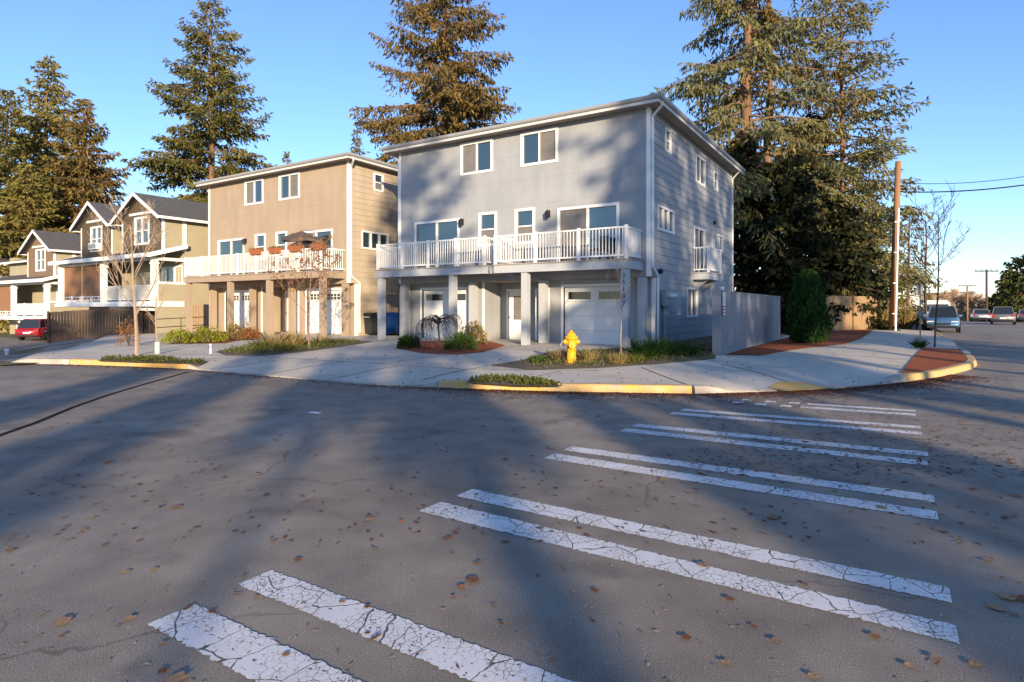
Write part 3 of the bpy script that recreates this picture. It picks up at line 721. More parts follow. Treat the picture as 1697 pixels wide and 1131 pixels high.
def gable_house(u0, dz, main, dark, label, ac, sy=0.0, single=False):
    v0 = sy
    Yw, Yp, Ym, Yb = 18.75+v0, 18.2+v0, 20.0+v0, 31+v0
    root = thing('gabled_house', (u0-6, Yw, -.6+dz), label, 'house')
    zfl, ze, za = 1.95+dz, 6.9+dz, 8.35+dz
    wings = [(u0-10.3, u0-6.0), (u0-4.75, u0)]
    if single: wings = wings[1:]
    b = MB(); fm = fr_front(Ym); fs = fr_right(u0)
    doorh = (u0-2.9, u0-1.1, zfl+.05, zfl+2.05)
    wall(b, fm, u0-12.2, u0, -1.0, 5.3+dz, [doorh], .17, .012)
    wall(b, fs, Ym, Yb, -1.0, ze, [], .17, .012)
    wall(b, fs, Yw, Ym, 4.95+dz, ze, [], .17, .012)
    wall(b, fs, Yp+.1, Ym, -1.0, zfl+1.0, [], .17, .012)
    wall(b, fr_front(Ym-.4), u0-6.0, u0-4.75, 4.9+dz, ze, [], .17, .012)
    b.quad((u0-12.2, Ym, -1), (u0-12.2, Yb, -1), (u0-12.2, Yb, ze), (u0-12.2, Ym, ze)); b.quad((u0-12.2, Yb, -1), (u0, Yb, -1), (u0, Yb, ze), (u0-12.2, Yb, ze))
    if single: wall(b, fm, u0-12.2, u0-4.75, 5.2+dz, ze-.5, [], .17, .012)
    else: b.quad((u0-10.3, Yw, 4.9+dz), (u0-10.3, Ym+6, 4.9+dz), (u0-10.3, Ym+6, ze), (u0-10.3, Yw, ze))
    xw = u0-4.75 if single else u0-6.0
    b.quad((xw, Yw, 4.9+dz), (xw, Yw, ze), (xw, Ym, ze), (xw, Ym, 4.9+dz))
    b.build('wall', main, root)
    f = fr_front(Yw); db = MB(); wins = []
    for a0, a1 in wings:
        m = (a0+a1)/2; w = (m-.78, m+.78, 5.45+dz, 6.95+dz)
        if a1 < u0-1 and not single: w = (m-.70, m+.70, 5.35+dz, 6.8+dz)
        wins.append(w); top = 7.0+dz
        wall(db, f, a0, a1, 4.9+dz, ze+.1, [w], .17, .012)
        db.poly([f(a0, 0, ze+.1), f(a1, 0, ze+.1), f(m, 0, za)])
    db.build('gable_wall', dark, root)
    for i, w in enumerate(wins):
        wf = window(root, f, *w, 'grid', trim=.10)
        if ac and i == 0:
            cb = MB(); cb.box(w[0]+.25, w[1]-.1, .02, .3, w[2]+.02, w[2]+.42, f); ab = cb.build('air_conditioner', 'white', root)
            gb = MB()
            for k in range(4): gb.box(w[0]+.3+k*.26, w[0]+.5+k*.26, .3, .31, w[2]+.08, w[2]+.36, f)
            gb.build('vent_grille', 'metal_grey', ab)
    # roofs, one per wing; verge boards and collar trim
    for i, (a0, a1) in enumerate(wings):
        m = (a0+a1)/2; o = .42; sl = (za-ze-.1)/((a1-a0)/2); t = .10
        x0, x1 = a0-o, a1+o; zl = ze+.1-sl*o
        rb = MB(); y0, y1 = Yw-.5, Yb+.4
        for xa in (x0, x1):
            pr = [(xa, y0, zl), (m, y0, za), (m, y0, za+t), (xa, y0, zl+t)]; rb.prism(pr, (0, y1-y0, 0))
        rf = rb.build('roof', 'shingle', root)
        vb = MB()
        for xa in (x0, x1):
            pr = [(xa, y0-.04, zl-.10), (m, y0-.04, za-.10), (m, y0-.04, za+t+.02), (xa, y0-.04, zl+t+.02)]; vb.prism(pr, (0, .035, 0))
        vb.build('verge_board', 'white', rf)
        gb = MB(); gb.box(x1-.02, x1+.10, y0, y1, zl-.06, zl+.09); gb.box(x0-.10, x0+.02, y0, y1, zl-.06, zl+.09); gb.build('gutter', 'white', rf)
        tb = MB(); hw = (a1-a0)/2*.62; tb.box(m-hw, m+hw, .0, .04, 7.18+dz, 7.32+dz, f); tb.build('gable_trim', 'white', root)
        bl = [((a0-.01, a0+.11, 0, .03, 4.9+dz, ze), f), ((a1-.11, a1+.012, 0, .03, 4.9+dz, ze), f)]
        if a1 == u0: bl += [((Yw-.03, Yw+.10, .012, .04, 4.9+dz, ze), fs), ((Ym-.12, Ym+.12, .012, .05, 4.9+dz, ze-.1), fs)]
        for bx_, fr_ in bl: cb = MB(); cb.box(*bx_, fr_); cb.build('corner_board', 'white', root)
    if single:                               # plain roof left of the one gable, ridge along the street
        ym = (Ym+Yb)/2; ya, yc = Ym-.5, Yb+.4; zl = ze-.55; zr_ = za-.35; rb = MB()
        for yy in (ya, yc): rb.prism([(u0-12.6, yy, zl), (u0-12.6, ym, zr_), (u0-12.6, ym, zr_+.1), (u0-12.6, yy, zl+.1)], (8.6, 0, 0))
        rf = rb.build('roof', 'shingle', root); gb = MB(); gb.box(u0-12.6, u0-4.9, ya-.1, ya+.02, zl-.05, zl+.1); gb.build('gutter', 'white', rf)
    # porch roof (lean-to)
    pl, prr = u0-12.7, u0+.35; y0 = Yp-.45; ye, zz0, zz1 = Ym, 4.55+dz, 5.22+dz
    rb = MB(); rb.prism([(pl, y0, zz0), (pl, ye-.02, zz1), (pl, ye-.02, zz1+.12), (pl, y0, zz0+.12)], (prr-pl, 0, 0)); pr = rb.build('porch_roof', 'shingle', root)
    fb = MB(); fb.box(pl, prr, y0-.035, y0-.002, zz0-.10, zz0+.14)
    for x in (pl-.03, prr): fb.prism([(x, y0, zz0-.12), (x, ye, zz1-.12), (x, ye, zz1+.14), (x, y0, zz0+.14)], (.035, 0, 0))
    fb.build('fascia', 'white', pr)
    # porch beam, posts, floor
    pb = MB(); pb.box(pl+.4, u0, Yp, Yp+.14, zz0-.22, zz0-.02); pb.box(u0-.16, u0-.02, Yp+.14, Ym, 4.32+dz, 4.5+dz); pb.build('porch_beam', 'white', root)
    px = [u0-12.2, u0-6.2, u0-.12]
    for x in px:
        pb = MB(); pb.box(x-.15, x+.15, Yp-.02, Yp+.28, zfl, zz0-.22); pb.box(x-.19, x+.19, Yp-.06, Yp+.32, zz0-.45, zz0-.36); pb.build('porch_post', 'white', root)
    fb = MB(); fb.box(pl+.3, u0+.05, Yp-.1, Ym-.02, zfl-.32, zfl); fb.box(pl+.2, u0+.1, Yp-.18, Yp-.1, zfl-.3, zfl-.12)
    fb.build('porch_floor', 'white', root)
    cb = MB(); cb.box(u0-.14, u0+.03, Yp+.28, Ym+.1, zfl+1.0, zfl+1.14); cb.box(u0+.002, u0+.03, Ym-.02, Ym+.12, zfl+1.14, 4.5+dz); cb.build('porch_trim', 'white', root)
    railing(root, (px[1]+.2, Yp+.12), (px[2]-.2, Yp+.12), zfl, .95, (.33, .66), 'porch_railing', .12)
    railing(root, (px[0]+.2, Yp+.12), (px[1]-.2, Yp+.12), zfl, .35, (.25, .5, .75), 'porch_railing', .5)
    sb = MB(); sb.box(px[0]+.25, px[0]+2.75, Yp+.2, Yp+.23, zfl+.12, zz0-.22); sb.box(px[0]+2.9, px[1]-.2, Yp+.2, Yp+.23, zfl+.12, zz0-.22); sb.build('shade_panel', 'shade_cloth', root)
    window(root, fm, *doorh, 'door')
    wb = window(root, fr_front(Ym), u0-.95, u0-.25, zfl+1.1, zfl+2.1, 'slider', trim=.06)
    # garage level
    gb = MB(); gb.box(u0-5.6, u0-.4, Yp+.2, Yp+.3, zfl-.55, zfl-.34); gb.build('garage_beam', 'white', root)
    garage_door(root, fr_front(Ym-.02), u0-4.9, u0-2.2, -.75+dz, 1.35+dz); garage_door(root, fr_front(Ym-.02), u0-10.6, u0-7.9, -.75+dz, 1.35+dz)
    return root
gable_house(-36.0, 0, 'olive_siding', 'shade_siding', 'olive twin-gabled house with a white porch beside the tan duplex', True)
M['brown_gable'] = mat('brown gable siding', (.20, .135, .09), .8, var=.15, vs=3)
gable_house(-52.6, -1.0, 'olive_siding', 'brown_gable', 'farther house with a single brown gable and porch behind the red car', False, .8, True)
gable_house(-69.4, -1.3, 'olive_siding', 'brown_gable', 'farthest gabled house cut off by the left picture edge', False, .8, True)

# ------------------------------------------------------------------ plants
def cards(P, D, ln, wd, rng):
    """one diamond leaf per row: from P along D"""
    n = len(P); D = D / np.linalg.norm(D, axis=1, keepdims=True)
    r = rng.normal(size=(n, 3)); w = np.cross(D, r); w /= np.linalg.norm(w, axis=1, keepdims=True) + 1e-9
    ln = np.broadcast_to(np.asarray(ln), (n,))[:, None]; wd = np.broadcast_to(np.asarray(wd), (n,))[:, None]
    mid = P + D*ln*.45
    return np.stack([P, mid + w*wd, P + D*ln, mid - w*wd], 1).reshape(-1, 3)
def blades(P, D, ln, wd, rng):
    n = len(P); D = D / np.linalg.norm(D, axis=1, keepdims=True)
    a = rng.uniform(0, 2*np.pi, n); w = np.stack([np.cos(a), np.sin(a), 0*a], 1)*np.asarray(wd).reshape(-1, 1)
    ln = np.broadcast_to(np.asarray(ln), (n,))[:, None]
    b = D.copy(); b[:, 2] *= .55; b /= np.linalg.norm(b, axis=1, keepdims=True)
    m = P + D*ln*.6; t = m + b*ln*.45
    return np.stack([P - w, P + w, m + w*.7, t, m - w*.7], 1).reshape(-1, 3)
def conifer(name, label, x, y, z0, H, R, fol, seed, cb=.08, nb=150, droop=.35, rise=.25, fluff=1.0, trunk_r=None, prof=.85, lean=0.0, card=(.5, .085),
            gaps=0.0, hang=.5, bare=0.0, group=None, cat='tree', bark='bark', side_bias=None):
    rng = np.random.default_rng(seed)
    root = thing(name, (x, y, z0), label, cat, group)
    tr = trunk_r or H*.014
    mb = MB(); n = 12
    wob = rng.normal(size=(n+1, 2)).cumsum(0)*H*.0018
    def axis(f):
        i = min(int(f*n), n-1); g = f*n-i
        o = wob[i]*(1-g)+wob[i+1]*g
        return np.array([x+o[0]+lean*f*H, y+o[1], z0+f*H])
    mb.tube([axis(i/n) for i in range(n+1)], [tr*(1-i/n)**.8+.015 for i in range(n+1)], 9)
    mb.v[:9] = [(x+(p[0]-x)*1.35, y+(p[1]-y)*1.35, p[2]-.3) for p in mb.v[:9]]
    tk = mb.build('trunk', bark, root, True)
    PP, DD, LL = [], [], []; lb = MB()
    az = rng.uniform(0, 6.28)
    for b in range(nb):
        f = cb + (1-cb)*((b+rng.uniform(0, 1))/nb)**1.12
        f = min(f, .995); az += 2.4 + rng.normal()*.35
        pf = (1-(f-cb)/(1-cb))**prof*.97 + .03
        Lb = R*pf*rng.uniform(.5, 1.15)
        if rng.random() < .10: Lb *= 1.08
        if rng.random() < gaps: continue
        h = np.array([math.cos(az), math.sin(az), 0.0])
        if side_bias is not None: Lb *= 1 + .3*float(h[:2] @ np.array(side_bias))
        up = rise*(.2+1.1*f) + rng.normal()*.16
        dr = droop*(1.15-.6*f)
        base = axis(f)
        pt = lambda s: base + h*(Lb*s) + np.array([0, 0, 1.0])*(Lb*(up*s - dr*s**1.7*1.4 + .18*s**3))
        if Lb > .8: lb.tube([pt(s) for s in (0, .3, .6, .95)], [.018+.013*Lb, .014+.009*Lb, .01+.005*Lb, .006], 4, False)
        bs = bare*rng.uniform(.4, 1.2)
        nt_ = max(4, int(Lb/.23*fluff))
        perp = np.array([-h[1], h[0], 0.0])
        for k in range(nt_):
            s = max(bs, .08) + (1-max(bs, .08))*(k+rng.random())/nt_
            if s > 1: continue
            for sg in (-1, 1):
                tl = (.44*Lb*(1-s)**.75*min(1, s*2.4)+.22)*rng.uniform(.55, 1.1)
                td = h*.75 + perp*sg*rng.uniform(.5, 1.1) + np.array([0, 0, rng.uniform(-.45, .18)-hang*.3]); td /= np.linalg.norm(td)
                nc = max(2, int(tl/.20)); ss = rng.random(nc)
                p0 = pt(s); q = p0 + td*(tl*ss)[:, None]; q[:, 2] -= hang*.35*tl*ss**2; q += rng.normal(size=(nc, 3))*.05
                d = td*(1-hang*.55) + rng.normal(size=(nc, 3))*.42; d[:, 2] -= hang*.75
                PP.append(q); DD.append(d); LL.append(rng.uniform(.6, 1.15, nc))
    lb.build('limb', bark, root)
    P, D, LN = np.concatenate(PP), np.concatenate(DD), np.concatenate(LL)
    np_obj('crown', cards(P, D, card[0]*LN, card[1]*LN**.5, rng), 4, fol, root)
    return root, len(P)
def clone(root, loc, rz, sc, label, group=None):
    r = root.copy(); COL.objects.link(r); r.location = loc; r.rotation_euler = (0, 0, rz); r.scale = (sc, sc, sc); r['label'] = label
    if group: r['group'] = group
    for ch in list(root.children):
        c = ch.copy(); COL.objects.link(c); c.parent = r
        for g in ch.children:
            d = g.copy(); COL.objects.link(d); d.parent = c
    return r
def bare_tree(name, label, x, y, z0, H, seed, m='paper_bark', spread=.55, tr=.05, levels=3, first=.3, nbr=9, up=.8, cat='tree', leaves=None, nl=0, tw=.004, sides=5, group=None, weep=0.0, lf=(.09, .028)):
    rng = random.Random(seed)
    root = thing(name, (x, y, z0), label, cat, group)
    mb = MB(); tips = []
    def grow(p, d, L, r, lev):
        n = 5; pts = [p]; q = p.copy(); dd = d.copy()
        for i in range(n):
            j = Vector((rng.gauss(0, 1), rng.gauss(0, 1), rng.gauss(0, .6)))*(.10 if lev else .035)
            dd = (dd + j + Vector((0, 0, .10 if lev and not weep else 0)) - Vector((0, 0, weep*(.28 if lev else 0)))).normalized(); q = q + dd*L/n; pts.append(q.copy())
        r1 = max(tw, r*.35 if lev else r*.3)
        mb.tube(pts, [r+(r1-r)*i/n for i in range(n+1)], sides if lev == 0 else (4 if lev == 1 else 3), False)
        if lev >= levels:
            tips.extend(pts[2:]); return
        nb = nbr if lev == 0 else max(3, int(nbr*.55))
        for k in range(nb):
            f = (first if lev == 0 else .25) + (1-(first if lev == 0 else .25))*(k+rng.random())/nb
            f = min(f, .98); i = min(int(f*n), n-1); g = f*n-i; s = pts[i].lerp(pts[i+1], g)
            a = rng.uniform(0, 6.283); side = Vector((math.cos(a), math.sin(a), 0))
            ax = (pts[i+1]-pts[i]).normalized()
            nd = (ax*up + side*spread*1.5*rng.uniform(.7, 1.2) + Vector((0, 0, .15))).normalized()
            rr = max(tw, (r+(r1-r)*f)*.55)
            grow(s, nd, L*(.55 if lev == 0 else .5)*(1.15-.6*f)*rng.uniform(.7, 1.15), rr, lev+1)
    grow(Vector((x, y, z0-.05)), Vector((0, 0, 1)), H*.92, tr, 0)
    mb.build('trunk', m, root)
    if leaves:
        g = np.random.default_rng(seed); T = np.array([tuple(t) for t in tips]); P = T[g.integers(0, len(T), nl)] + g.normal(size=(nl, 3))*lf[0]*.35
        np_obj('leaves', cards(P, g.normal(size=(nl, 3)) - np.array([0, 0, .7]), lf[0], lf[1], g), 4, leaves, root)
    return root
def shrub(name, label, x, y, z0, w, h, fol, seed, n=1400, leaf=(.075, .02), cat='shrub', up=.5, group=None):
    g = np.random.default_rng(seed); root = thing(name, (x, y, z0), label, cat, group)
    d = g.normal(size=(n, 3)); d /= np.linalg.norm(d, axis=1, keepdims=True); d[:, 2] = np.abs(d[:, 2])*1.0
    az = np.arctan2(d[:, 1], d[:, 0]); lump = 1 + .17*np.sin(az*3+seed) + .12*np.sin(az*5+d[:, 2]*6+seed*2)
    rr = g.uniform(.45, 1.0, n)**.5*lump
    P = np.stack([x+d[:, 0]*rr*w/2, y+d[:, 1]*rr*w/2, z0+.03+d[:, 2]*rr*h*.92], 1)
    dirs = d*1.0 + g.normal(size=(n, 3))*.6 + np.array([0, 0, up])
    np_obj('foliage', cards(P, dirs, leaf[0]*g.uniform(.6, 1.3, n), leaf[1], g), 4, fol, root)
    sb = MB()
    for k in range(9):
        a = k*.7+seed; e = g.uniform(.4, .85)
        sb.tube([(x, y, z0-.03), (x+math.cos(a)*w*.2*e, y+math.sin(a)*w*.2*e, z0+h*.4), (x+math.cos(a)*w*.42*e, y+math.sin(a)*w*.42*e, z0+h*.75)], [.012, .009, .004], 4, False)
    sb.build('stem', 'dark_twig', root)
    return root
def tuft(name, label, x, y, z0, w, h, fol, seed, n=350, wd=.006, lean=.6, group=None, cat='grass clump'):
    g = np.random.default_rng(seed); root_r = w*.22
    a = g.uniform(0, 6.283, n); r = np.sqrt(g.random(n))*root_r
    P = np.stack([x+np.cos(a)*r, y+np.sin(a)*r, np.full(n, z0-.02)], 1)
    a2 = a + g.normal(size=n)*.6; t = np.abs(g.normal(size=n))*lean
    D = np.stack([np.cos(a2)*t, np.sin(a2)*t, np.ones(n)], 1)
    o = np_obj(name, blades(P, D, h*g.uniform(.5, 1.05, n), np.full(n, wd), g), 5, fol)
    return tag(o, label, cat, group)
def cover(name, px, fol, label, seed, n, h=.10, leaf=(.07, .018), zb=.02, grassy=False, z=.15, wd=.004):
    g = np.random.default_rng(seed); poly = [onG(a, b, z) for a, b in px]
    xs = [p[0] for p in poly]; ys = [p[1] for p in poly]; pts = []
    def inside(a, b):
        c = False
        for (x0, y0), (x1, y1) in zip(poly, poly[1:]+poly[:1]):
            if (y0 > b) != (y1 > b) and a < (x1-x0)*(b-y0)/(y1-y0)+x0: c = not c
        return c
    while len(pts) < n:
        a, b = g.uniform(min(xs), max(xs)), g.uniform(min(ys), max(ys))
        if inside(a, b) and math.sin(a*3.1+seed)+math.sin(b*4.3+a*1.7)+g.normal()*.8 > -1.0: pts.append((a, b, zc(a, b)+zb))
    P = np.array(pts)
    if grassy:
        D = np.stack([g.normal(size=n)*.4, g.normal(size=n)*.4, np.ones(n)], 1)
        o = np_obj(name, blades(P, D, h*g.uniform(.4, 1.2, n), np.full(n, wd), g), 5, fol)
    else:
        P[:, 2] += g.random(n)**1.5*h
        o = np_obj(name, cards(P, g.normal(size=(n, 3))+np.array([0, 0, .5]), leaf[0]*g.uniform(.6, 1.3, n), leaf[1], g), 4, fol)
    return tag(o, label, 'ground cover', kind='stuff')

# big conifers behind the houses
NC = 0
def tree_at(px, depth, top_py, **k):
    x, y = atZ(px, depth); H = (HY-top_py)/FPX*depth + EYE
    return x, y, -drop(x, y)*.6, H
def fir(px, depth, top, Rpx, label, fol, seed, name='fir_tree', **k):
    global NC
    x, y, z, H = tree_at(px, depth, top); r, n = conifer(name, label, x, y, z, H-z, Rpx/FPX*depth, fol, seed, **k); NC += n; return r
G_ = 'tall conifers behind the houses'
fir(350, 62, -8, 156, 'tall dark olive fir rising behind the gabled house roofs', 'fir_green', 11, nb=190, cb=.10, droop=.38, rise=.36, prof=.66, hang=.5, fluff=1.45, card=(.55, .085), group=G_)
fir(735, 52, -150, 195, 'broad brown fir with gappy branches behind the grey duplex roof', 'fir_brown', 12, nb=215, cb=.10, droop=.40, rise=.36, prof=.60, hang=.75, fluff=1.45, gaps=.05, card=(.5, .075), trunk_r=.5, group=G_, name='fir_tree')
fir(78, 68, 98, 135, 'green fir with pointed top at the left, tallest of its cluster', 'fir_olive', 13, nb=190, droop=.35, rise=.35, prof=.8, hang=.45, fluff=1.38, card=(.62, .105), group=G_)
fir(12, 62, 150, 120, 'green fir cut by the left picture edge', 'fir_green', 14, nb=160, droop=.35, rise=.35, prof=.75, hang=.45, fluff=1.30, card=(.62, .105), group=G_)
fir(136, 63, 163, 108, 'rust brown conifer right of the green fir cluster', 'fir_orange', 15, nb=190, droop=.35, rise=.35, prof=.72, hang=.5, fluff=1.38, card=(.6, .10), group=G_, name='cedar_tree')
fir(45, 58, 270, 100, 'low yellow green conifer in front of the left cluster', 'fir_olive', 16, nb=120, prof=.6, hang=.45, fluff=1.30, card=(.6, .10), group=G_)
fir(476, 78, 250, 34, 'small conifer tip showing above the tan duplex roof', 'fir_green', 17, nb=80, hang=.5, fluff=0.87, card=(.55, .09), group=G_)
fir(588, 66, 215, 60, 'small dark conifer top between the two duplex roofs', 'fir_green', 18, nb=90, hang=.5, fluff=1.16, card=(.55, .09), group=G_)
# right group beside the side street
fir(1240, 39, -260, 170, 'huge fir with thick bare trunk behind the grey duplex', 'fir_blue', 21, nb=150, cb=.25, droop=.5, rise=.30, prof=.42, hang=.95, fluff=1.25, gaps=.08, bare=.30, trunk_r=.52, card=(.50, .062), group='conifers beside the side street')
fir(1272, 42, -200, 150, 'second brown trunked fir standing close behind the huge one', 'fir_brown', 22, nb=85, cb=.30, droop=.5, rise=.3, prof=.45, hang=.95, fluff=1.0, gaps=.15, bare=.42, trunk_r=.36, card=(.50, .062), group='conifers beside the side street')
fir(1393, 42, -75, 134, 'blue green spruce with slim trunk and sunlit right flank', 'fir_blue', 23, nb=195, cb=.10, droop=.32, rise=.25, prof=.38, hang=.5, fluff=1.2, gaps=.10, bare=.2, trunk_r=.25, card=(.46, .062), group='conifers beside the side street', name='spruce_tree')
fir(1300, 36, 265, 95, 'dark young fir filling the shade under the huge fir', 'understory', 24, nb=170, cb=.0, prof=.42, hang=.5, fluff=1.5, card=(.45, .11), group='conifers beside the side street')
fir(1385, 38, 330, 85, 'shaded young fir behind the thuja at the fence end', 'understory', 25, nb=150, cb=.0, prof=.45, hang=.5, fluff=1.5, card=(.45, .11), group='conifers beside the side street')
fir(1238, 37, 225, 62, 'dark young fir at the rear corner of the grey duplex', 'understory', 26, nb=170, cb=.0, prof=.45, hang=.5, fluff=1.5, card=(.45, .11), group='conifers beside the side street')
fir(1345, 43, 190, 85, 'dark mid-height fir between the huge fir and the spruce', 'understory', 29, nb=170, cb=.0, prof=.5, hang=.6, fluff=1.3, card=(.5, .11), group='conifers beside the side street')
fir(1440, 44, 300, 62, 'yellow green bushy fir left of the tan utility pole', 'fir_olive', 27, nb=140, cb=.03, prof=.55, hang=.5, fluff=1.4, card=(.40, .065), group='conifers beside the side street')
fir(1505, 58, 345, 62, 'thin brown hemlock right of the tan utility pole', 'fir_brown', 28, nb=90, cb=.05, prof=.6, hang=.8, fluff=.55, gaps=.1, card=(.5, .07), group='conifers beside the side street')
# far right
for px, dp, top, rp, lab, sd in ((1690, 86, 425, 42, 'dark evergreen at the right picture edge, tallest there', 31), (1672, 95, 452, 30, 'dark evergreen left of the tallest one at the right edge', 32), (1716, 80, 415, 46, 'dark evergreen partly outside the right picture edge', 33), (1655, 120, 485, 22, 'low far evergreen nearest the distant pole on the right', 34)):
    fir(px, dp, top, rp, lab, 'far_green', sd, nb=70, cb=.02, prof=.5, hang=.4, fluff=.5, card=(.8, .2), group='evergreens at the far right')
for i, (px, dp, top, lab) in enumerate(((1546, 118, 495, 'far tan bare tree farthest left, behind the thin street tree'), (1563, 122, 489, 'far tan bare tree behind the blue grey car'), (1578, 135, 486, 'far tan bare tree left of the short pale pole'), (1592, 128, 492, 'far tan bare tree just left of the two-armed pole'),
        (1613, 125, 490, 'far tan bare tree just right of the two-armed pole'), (1626, 140, 496, 'far tan bare tree left of the dark distant pole'), (1642, 132, 500, 'far tan bare tree right of the dark distant pole'))):
    x, y = atZ(px, dp); bare_tree('bare_tree', lab, x, y, -1.5, (HY-top)/FPX*dp+EYE+1.5, 40+i, 'far_twig', .8, .14, 3, .1, 17, .55, tw=.04, group='far bare trees', leaves='far_twig', nl=1500, lf=(.9, .03))
x, y = atZ(1535, 50); bare_tree('bare_tree', 'dark bare branching tree right of the tan utility pole', x, y, 0, 9.6, 47, 'dark_twig', .6, .12, 3, .25, 12, .7, tw=.012, leaves='fir_brown', nl=900)
# trees across the streets: out of the picture, they throw the shade and stand in the window reflections
SG = 'trees across the street'
def pq(p, q): return p*.719 - q*.695, p*.695 + q*.719
def shade_proto(label, p, q, *a, **k):
    global NC
    x, y = pq(p, q); r, n = conifer('fir_tree', label, x, y, 0, *a, group=SG, **k); NC += n; return r
tall = shade_proto('tall gappy fir across the street with clumped branches', 8.2, -31, 22, 3.0, 'fir_green', 52, cb=.47, nb=78, prof=.35, droop=.2, hang=.4, fluff=.65, gaps=.28, card=(.7, .16), bare=.1)
slim = shade_proto('short slim fir across the street, leftmost of the row', -3.5, -29, 10.0, .80, 'fir_green', 53, cb=.0, nb=110, prof=.16, hang=.5, fluff=.9, card=(.5, .12))
dense = shade_proto('broad dense fir beyond the side street', 20.5, -26, 23, 4.0, 'fir_green', 51, cb=.05, nb=130, prof=.45, hang=.6, fluff=.6, card=(.8, .18))
lolli = shade_proto('small high crowned fir across the street', .9, -29, 8.6, .75, 'fir_green', 54, cb=.80, nb=45, prof=.25, droop=.1, hang=.3, fluff=1.0, card=(.5, .12))
SHADE = [(tall, .9, -32, 1.0, .93), (tall, 11.6, -27, 2.2, .9), (tall, 14.6, -31, 4.0, 1.0), (lolli, -.95, -31, 1.0, 1.12), (slim, 3.1, -28, 2.0, .76), (slim, 4.3, -28, 3.0, .74), (slim, 5.5, -27, 4.0, .72),
         (dense, 24.2, -30, 2.0, 1.0), (tall, 17.4, -28, 5.0, 1.0), (slim, -5.7, -31, 5, .95), (slim, 9.8, -29, 1.5, .95), (slim, -11.5, -31, 3.5, 1.2), (slim, -13.8, -30, .5, 1.3), (slim, -16, -32, 2.5, 1.3), (slim, -18.4, -31, 4.5, 1.3), (tall, 9.2, -39, 5.2, .95), (tall, -15.4, -36, 2.0, .92), (tall, -19.4, -34, 4.0, .95)]
words = ['tall ragged', 'tall leaning', 'tall old', 'short straight', 'short dense', 'short rounded', 'short pointed', 'broad dark', 'tall open', 'short outlying', 'short stout', 'plump', 'round', 'bushy', 'swaying', 'tall forked', 'tall lean', 'tall shady']
for (p, a, b, rz, s), w_ in zip(SHADE, words):
    clone(p, (*pq(a, b), 0), rz, s, '%s fir standing across the street, outside the picture' % w_, SG)

# garden plants
def g_at(px, py, z=.15):
    x, y = onG(px, py, z); return x, y, zc(x, y)+.012
x, y, z = g_at(227, 588); bare_tree('bare_tree', 'taller bare young street tree with spreading twigs, left of its pair', x, y, z, 4.3, 61, 'paper_bark', .50, .055, 3, .28, 11, .9, tw=.005)
x, y, z = g_at(261, 586); bare_tree('bare_tree', 'short bare sapling in a pale green trunk guard', x, y, z, 2.0, 62, 'paper_bark', .55, .03, 2, .45, 8, .8, tw=.005)
tb = MB(); tb.lathe([(.075, 0), (.075, .36), (.068, .36), (.068, .02)], (x, y, z), 12); tag(tb.build('trunk_guard', 'tube_green'), 'pale green plastic guard around the short sapling', 'tree guard')
x, y, z = g_at(512, 580); bare_tree('young_tree', 'young tree with reddish leaves left before the tan garage', x, y, z, 3.5, 63, 'twig_red', .62, .032, 3, .35, 11, .75, leaves='shrub_rust', nl=520, tw=.004)
x, y, z = g_at(1030, 597); bare_tree('bare_tree', 'slim pale bare sapling between hydrant and meter', x, y, z, 2.75, 64, 'paper_bark', .5, .022, 2, .4, 9, .9, tw=.004)
x, y, z = g_at(727, 580); root = thing('weeping_tree', (x, y, z), 'small dark weeping tree with curling bare twigs on red mulch', 'tree'); rng = random.Random(9); mb = MB()
mb.tube([(x, y, z-.05), (x+.02, y, z+.35), (x-.02, y, z+.7), (x+.03, y, z+1.02)], [.045, .036, .032, .028], 7)
for k in range(15):
    a = 2*math.pi*k/15+rng.uniform(-.2, .2); Rr = rng.uniform(.55, 1.02); h0 = z+rng.uniform(.78, 1.02); hh = rng.uniform(.10, .30); pts = []
    for i in range(9):
        t = i/8; rr_ = Rr*math.sin(min(1, t*1.15)*math.pi/2); pts.append(Vector((x+math.cos(a+.25*t)*rr_+rng.gauss(0, .012), y+math.sin(a+.25*t)*rr_+rng.gauss(0, .012), h0+hh*math.sin(t*math.pi*.75)*1.2-.75*t**2.6)))
    mb.tube(pts, [.017*(1-i/8)+.004 for i in range(9)], 5, False)
    for i in range(2, 9):
        for q in range(3):
            d = Vector((rng.gauss(0, .13), rng.gauss(0, .13), -rng.uniform(.08, .30))); b = pts[i] + d; m_ = pts[i].lerp(b, .5) + Vector((rng.gauss(0, .03), rng.gauss(0, .03), .05)); mb.tube([pts[i], m_, b, b+Vector((rng.gauss(0, .04), rng.gauss(0, .04), -.05))], [.006, .005, .004, .003], 3, False)
mb.build('trunk', 'dark_twig', root)
x, y, z = g_at(1549, 573); bare_tree('bare_tree', 'thin dark leafless street tree in the red mulch corner', x, y, z, 5.4, 66, 'dark_twig', .45, .036, 2, .45, 8, .9, tw=.007)
x, y, z = g_at(213, 574); shrub('shrub', 'thin rusty twiggy shrub before the dark wooden fence', x, y, z, .75, .95, 'shrub_rust', 71, 420, up=1.0)
